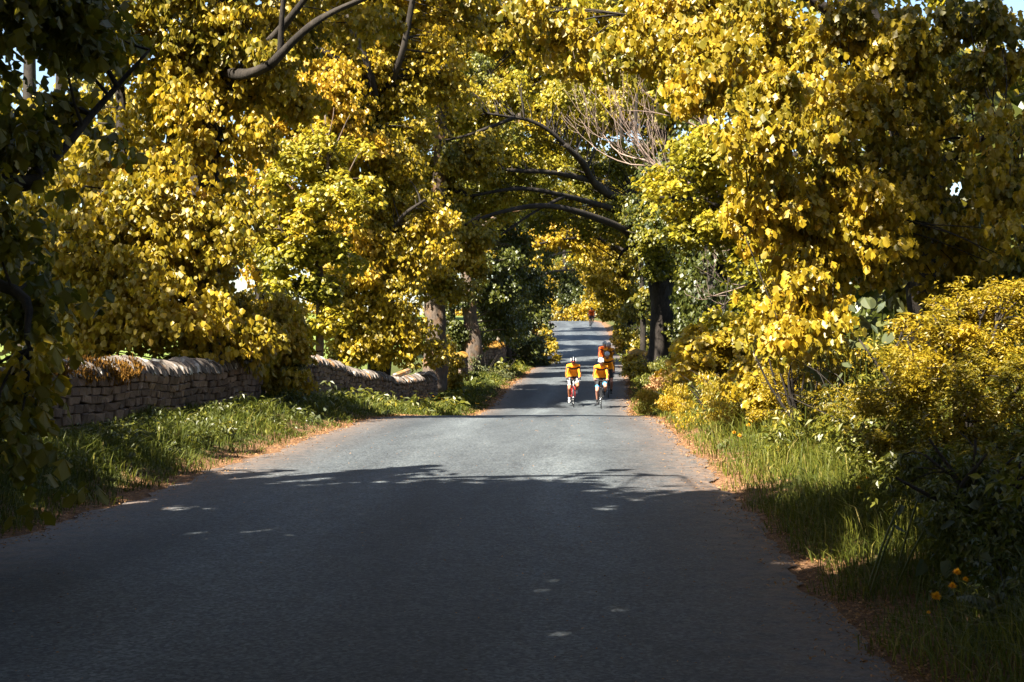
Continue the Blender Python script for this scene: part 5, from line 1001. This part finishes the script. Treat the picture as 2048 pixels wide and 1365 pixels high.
def cyclist(label, loc, yaw, pedals, skin, jersey, shorts='black', cuff=None, shoe=None, sock=None, helmet='black', glasses=False, beard=False, glove=False, face_hands=False, look=(0, .5), lean=0.0, side_panel=False, narrow=1.0):
    root = thing('person', label, 'person', loc, yaw, 'cyclists in orange jerseys'); shoe = shoe or BLACKP
    hip = V3(0, -.22, 1.0); sh = V3(lean, .12, 1.42) if not face_hands else V3(lean, -.02, 1.46); neck = sh + V3(0, .05, .05); hd = sh + V3(look[0] * .05, .13 if not face_hands else .10, .165)
    SH, EL, HA, HJ, KN, AN = {}, {}, {}, {}, {}, {}
    for s, pd in ((1, pedals[0]), (-1, pedals[1])):
        SH[s] = sh + V3(.175 * s * narrow, .01, -.015); HA[s] = V3(.212 * s, .545, 1.008) if not face_hands else hd + V3(.045 * s, .145, -.05)
        EL[s] = ik(SH[s], HA[s] - (norm(HA[s] - SH[s]) * .05), .30, .285, V3(.30 * s, -.35, -.9) if not face_hands else V3(.5 * s, .2, -1)); HJ[s] = hip + V3(.095 * s, .02, -.05)
        AN[s] = pd + V3(-.005 * s, -.07, .095); KN[s] = ik(HJ[s], AN[s], .445, .43, V3(.10 * s, 1, .25))
    def torso(m, g=0.0, lo=0.0):
        a = hip + (sh - hip) * lo; pts = [a + V3(0, 0, -.06 * (lo == 0)), hip + (sh - hip) * .25 + V3(0, -.035, .01), hip + (sh - hip) * .5 + V3(0, -.045, .02), hip + (sh - hip) * .78 + V3(0, -.03, .02), sh + V3(0, 0, .0), sh + V3(0, .02, .045)]
        p, r_ = smooth_path(pts, [.112 + g, .108 + g, .112 + g, .118 + g, .088 + g, .055 + g], 4); tube(m, p, r_, 18, sq=1.42)
        for s in (1, -1): ball(m, SH[s], (.066 + g,) * 3); tube(m, [sh + V3(.05 * s, -.02, 0), SH[s]], [.085 + g, .06 + g], 12)
    def arms(m, g=0.0, upto=1.0):
        for s in (1, -1):
            w = EL[s] + (HA[s] - EL[s]) * upto; p, r_ = smooth_path([SH[s], (SH[s] + EL[s]) / 2, EL[s], EL[s] + (w - EL[s]) * .35, w], [.056 + g, .049 + g, .042 + g, .041 + g, .028 + g], 4); tube(m, p, r_, 12); ball(m, EL[s], (.042 + g,) * 3)
    def thigh(m, g=0.0, upto=1.0):
        for s in (1, -1): e = HJ[s] + (KN[s] - HJ[s]) * upto; p, r_ = smooth_path([HJ[s], HJ[s] + (e - HJ[s]) * .45, e], [.092 + g, .082 + g, (.060 if upto == 1 else .066) + g], 5); tube(m, p, r_, 14); ball(m, HJ[s], (.095 + g,) * 3)
    m = Mesh(); torso(m); arms(m); thigh(m)
    for s in (1, -1):
        d = AN[s] - KN[s]; p, r_ = smooth_path([KN[s], KN[s] + d * .3 + V3(0, -.018, 0), KN[s] + d * .65 + V3(0, -.008, 0), AN[s], AN[s] + V3(0, .0, -.05)], [.054, .058, .043, .033, .034], 4); tube(m, p, r_, 12); ball(m, KN[s], (.058,) * 3); ball(m, AN[s] + V3(0, .07, -.06), (.036, .11, .03))
        ball(m, HA[s] + V3(0, .0, 0), (.040, .05, .024) if not face_hands else (.022, .03, .05))
    tube(m, [sh + V3(0, .0, 0), neck, hd + V3(0, -.02, -.05)], [.062, .056, .055], 12)
    pit = -look[1]; R = np.array(Matrix.Rotation(pit, 3, 'X')); hp = lambda *a: hd + R @ V3(*a)
    ball(m, hp(0, -.01, .02), (.076, .098, .105), rot=R); ball(m, hp(0, .035, -.055), (.058, .062, .062), rot=R); tube(m, [hp(0, .085, .015), hp(0, .112, -.018)], [.012, .018], 8)
    for s in (1, -1): ball(m, hp(.078 * s, -.01, -.01), (.010, .022, .033), rot=R)
    vx = .0145 if np.hypot(loc[0], loc[1]) < 55 else .021; body = solid(m, vx, 2)
    o = finish(body, 'body', [skin], root)
    fm = Mesh()                                                   # fingers, rooted inside the palms
    for s in (1, -1):
        h = HA[s]
        for k in range(4):
            x = (-.027 + .018 * k) * 1.0; ln = (.85, 1, .95, .75)[k if s > 0 else 3 - k]
            pts = [h + V3(x, .03, 0), h + V3(x, .03 + .04 * ln, -.004), h + V3(x, .035 + .045 * ln, -.04), h + V3(x, .035, -.052)] if not face_hands else [h + V3(x * .6, 0, .03), h + V3(x * .6, -.008, .03 + .035 * ln), h + V3(x * .6, -.022, .03 + .06 * ln), h + V3(x * .6, -.034, .03 + .075 * ln)]
            tube(fm, pts, [.0095, .009, .0085, .0075], 7)
        tube(fm, [h + V3(-.034 * s, .0, -.002), h + V3(-.046 * s, .028, -.018), h + V3(-.036 * s, .046, -.04)] if not face_hands else [h + V3(-.012 * s, .01, -.01), h + V3(-.026 * s, .0, .012), h + V3(-.03 * s, -.01, .03)], [.012, .011, .009], 7)
        if glove: ball(fm, h, (.046, .055, .030)); tube(fm, [h, h + norm(EL[s] - h) * .07], [.036, .034], 10)
    fm.build('glove' if glove else 'hand', BLACKC if glove else skin, root, smooth=True)
    jm = Mesh(); torso(jm, .011, .06); arms(jm, .010, .93); tube(jm, [sh + V3(0, 0, 0), neck + V3(0, .01, .01)], [.075, .066], 14)
    def jcol(c, n):
        ax = np.abs(c[:, 0] - lean); on_arm = np.zeros(len(c), bool); out = np.zeros(len(c), bool)
        for s in (1, -1):
            t1, d1 = seg_par(c, SH[s], EL[s]); t2, d2 = seg_par(c, EL[s], HA[s]); near = ((d1 < .075) & (t1 > .02)) | (d2 < .07); near &= (c[:, 0] - lean) * s > .12
            on_arm |= near; out |= near & (n[:, 0] * s > .12) & (n[:, 0] * s < .82) & (n[:, 1] > -.4) & (c[:, 2] < sh[2] - .02)
        zb = sh[2] - .105 + .45 * np.clip(ax - .06, 0, .12); band = (np.abs(c[:, 2] - zb) < .027) & (n[:, 1] > -.2) & (ax < .20)
        hem = (~on_arm) & (c[:, 2] < hip[2] + .035); return np.where(band | out | hem, 1, 0)
    finish(solid(jm, vx, 2), 'jersey', [jersey, BLACKC], root, jcol)
    sm = Mesh(); tube(sm, [hip + V3(0, -.02, -.07), hip + V3(0, -.005, .02), hip + (sh - hip) * .2], [.118, .122, .114], 16, sq=1.42); thigh(sm, .012, .72)
    def scol(c, n):
        k = np.zeros(len(c), int)
        for s in (1, -1):
            d = KN[s] - HJ[s]; t = ((c - HJ[s]) @ d) / d.dot(d)
            if cuff is not None: k[(t > .60) & (c[:, 0] * s > 0)] = 1
            if side_panel: k[(c[:, 0] * s > .115) & (t > .12)] = 1; k[(t > .64) & (c[:, 0] * s > 0)] = 1
        return k
    finish(solid(sm, vx, 2), 'shorts', [BLACKC, cuff or WHITEC], root, scol)
    for s in (1, -1):
        fm = Mesh(); f = AN[s]; ball(fm, f + V3(0, .075, -.062), (.046, .135, .040)); ball(fm, f + V3(0, -.005, -.045), (.045, .06, .058)); box(fm, f + V3(0, .07, -.092), (.07, .23, .014)); fm.build('shoe', shoe, root, smooth=True)
        if sock is not None: d = norm(KN[s] - f); fm = Mesh(); tube(fm, [f - d * .03, f + d * .03, f + d * .10], [.040, .039, .043], 12); fm.build('sock', sock, root, smooth=True)
    # helmet: inner dome, shell ribs, strap
    shell = {'black': BLACKP, 'white': WHITEF, 'grey': GREYP, 'dark': BLACKP}[helmet]
    n, k = 20, 6
    def dome(mm, sc, a0, a1, lo=.0, lift=0):
        F = np.linspace(a0, a1, 8); T = np.linspace(.04, PI / 2 - lo, 7); TT, FF = np.meshgrid(T, F, indexing='ij')
        v = np.stack([np.sin(TT) * np.cos(FF) * .094, np.sin(TT) * np.sin(FF) * .128, np.cos(TT) * .108 + lift], -1).reshape(-1, 3) * sc; v = v @ R.T + hp(0, -.012, .035)
        i = np.arange(6)[:, None] * 8; j = np.arange(7)[None]; mm.add(v, np.stack([i + j, i + 8 + j, i + 9 + j, i + j + 1], -1).reshape(-1, 4))
    hm = Mesh(); ball(hm, hp(0, -.012, .045), (.090, .122, .094), rot=R); h0 = hm.build('helmet', BLACKP if helmet != 'grey' else GREYP, root, smooth=True)
    for q in range(7):                                            # shell ribs run front to back, vents stay open between them
        x0 = (-.078 + .026 * q); a = np.linspace(-.1, PI + .1, 12); yy = np.cos(a) * .130; kx = math.sqrt(max(.05, 1 - (x0 / .098) ** 2)); zz = np.sin(a) * .112 * kx
        mm = Mesh(); tube(mm, np.array([hp(x0 * (1 if abs(x0) < .07 else 1.05), y * (.72 + .28 * kx) - .012, z + .035) for y, z in zip(yy, zz)]), np.full(12, .008), 7, sq=1.0)
        mm.build('helmet_rib', shell if (helmet != 'black' or q in (0, 3, 6)) else BLACKP, h0, smooth=True) if helmet != 'black' else mm.build('helmet_rib', (WHITEF, BLACKP, BLACKP, GREYP, BLACKP, BLACKP, WHITEF)[q], h0, smooth=True)
    mm = Mesh(); a = np.linspace(0, 2 * PI, 25); tube(mm, np.array([hp(math.cos(t) * .093, math.sin(t) * .125 - .012, .028) for t in a]), np.full(25, .013), 7, cap=False); mm.build('helmet_rim', {'black': REDF, 'white': WHITEF, 'grey': GREYP, 'dark': BLACKP}[helmet], h0, smooth=True)
    for s in (1, -1): mm = Mesh(); tube(mm, [hp(.075 * s, .03, .02), hp(.066 * s, .03, -.05), hp(.02 * s, .05, -.112)], [.005] * 3, 5); mm.build('strap', BLACKC, h0)
    if glasses:
        mm = Mesh(); tube(mm, [hp(-.074, .03, .012), hp(-.06, .078, .010), hp(-.03, .098, .006), hp(0, .104, .012), hp(.03, .098, .006), hp(.06, .078, .010), hp(.074, .03, .012)], [.006, .016, .019, .010, .019, .016, .006], 8); mm.build('sunglasses', LENS, root, smooth=True)
    else:
        for s in (1, -1): mm = Mesh(); ball(mm, hp(.030 * s, .082, .012), (.014, .010, .008), 10, 8, R); mm.build('eye', EYEW, root, smooth=True)
    mm = Mesh(); ball(mm, hp(0, .094, -.055), (.024, .008, .006), 10, 8, R); mm.build('mouth', LIP, root, smooth=True)
    if beard: mm = Mesh(); ball(mm, hp(0, .045, -.085), (.055, .058, .042), 14, 10, R); mm.build('beard', DARKHAIR, root, smooth=True)
    return root

def ride(px, d, style, th, bike_label, label, yaw=0.0, **k):
    q = P(px, 682.5, d); loc = (q[0], q[1], float(road_z(q[1])) + .012); slope = math.atan((float(road_z(q[1] - .5)) - float(road_z(q[1] + .5))))
    bk = bicycle(bike_label, loc, PI + yaw, style); pd = drive(bk, th); pr = cyclist(label, loc, PI + yaw, pd, **k)
    for o in (bk, pr): o.rotation_euler = (slope * .0 + (slope), 0, PI + yaw)
    return pr
ride(1146, 50.0, 'white', math.radians(20), 'white and red road bicycle under the leftmost cyclist', 'leftmost cyclist in dark sunglasses, white-panelled black shorts and white shoes, head bowed', .05,
     skin=SKIN_T, jersey=ORANGE, shoe=WHITEF, sock=WHITEC, helmet='black', glasses=True, glove=True, side_panel=True, look=(0, .30))
ride(1202, 49.0, 'black', math.radians(12), 'black road bicycle in front of the right-hand group', 'front right cyclist in black shorts with sky-blue cuffs, black socks and a white helmet', .0,
     skin=SKIN_P, jersey=ORANGE, cuff=BLUEC, sock=BLACKC, helmet='white', look=(0, .34))
ride(1216, 53.5, 'black', math.radians(165), 'black bicycle half hidden behind the front right cyclist', 'bearded cyclist in a pale helmet just behind the front right cyclist', .0,
     skin=SKIN_P, jersey=ORANGE, sock=BLACKC, helmet='grey', beard=True, look=(.2, .12), lean=.03)
ride(1218, 59.0, 'black', math.radians(80), 'black bicycle of the cyclist raising both hands to the face', 'cyclist behind the bearded one with both hands raised to the face', .0,
     skin=SKIN_P, jersey=ORANGE, sock=BLACKC, helmet='white', face_hands=True, look=(0, .15), narrow=.9)
ride(1209, 62, 'black', math.radians(130), 'black bicycle almost hidden at the back of the group', 'hindmost cyclist of the group, mostly hidden, in a red-orange sleeve and grey helmet', .0,
     skin=SKIN_D, jersey=ORANGE_R, sock=BLACKC, helmet='grey', look=(0, .2))
ride(1183, 118, 'black', math.radians(30), 'dark bicycle of the lone cyclist on the hill', 'lone distant cyclist with a dark helmet coming over the top of the hill', .0,
     skin=SKIN_D, jersey=ORANGE_R, sock=BLACKC, helmet='dark', glasses=True, look=(0, .45))
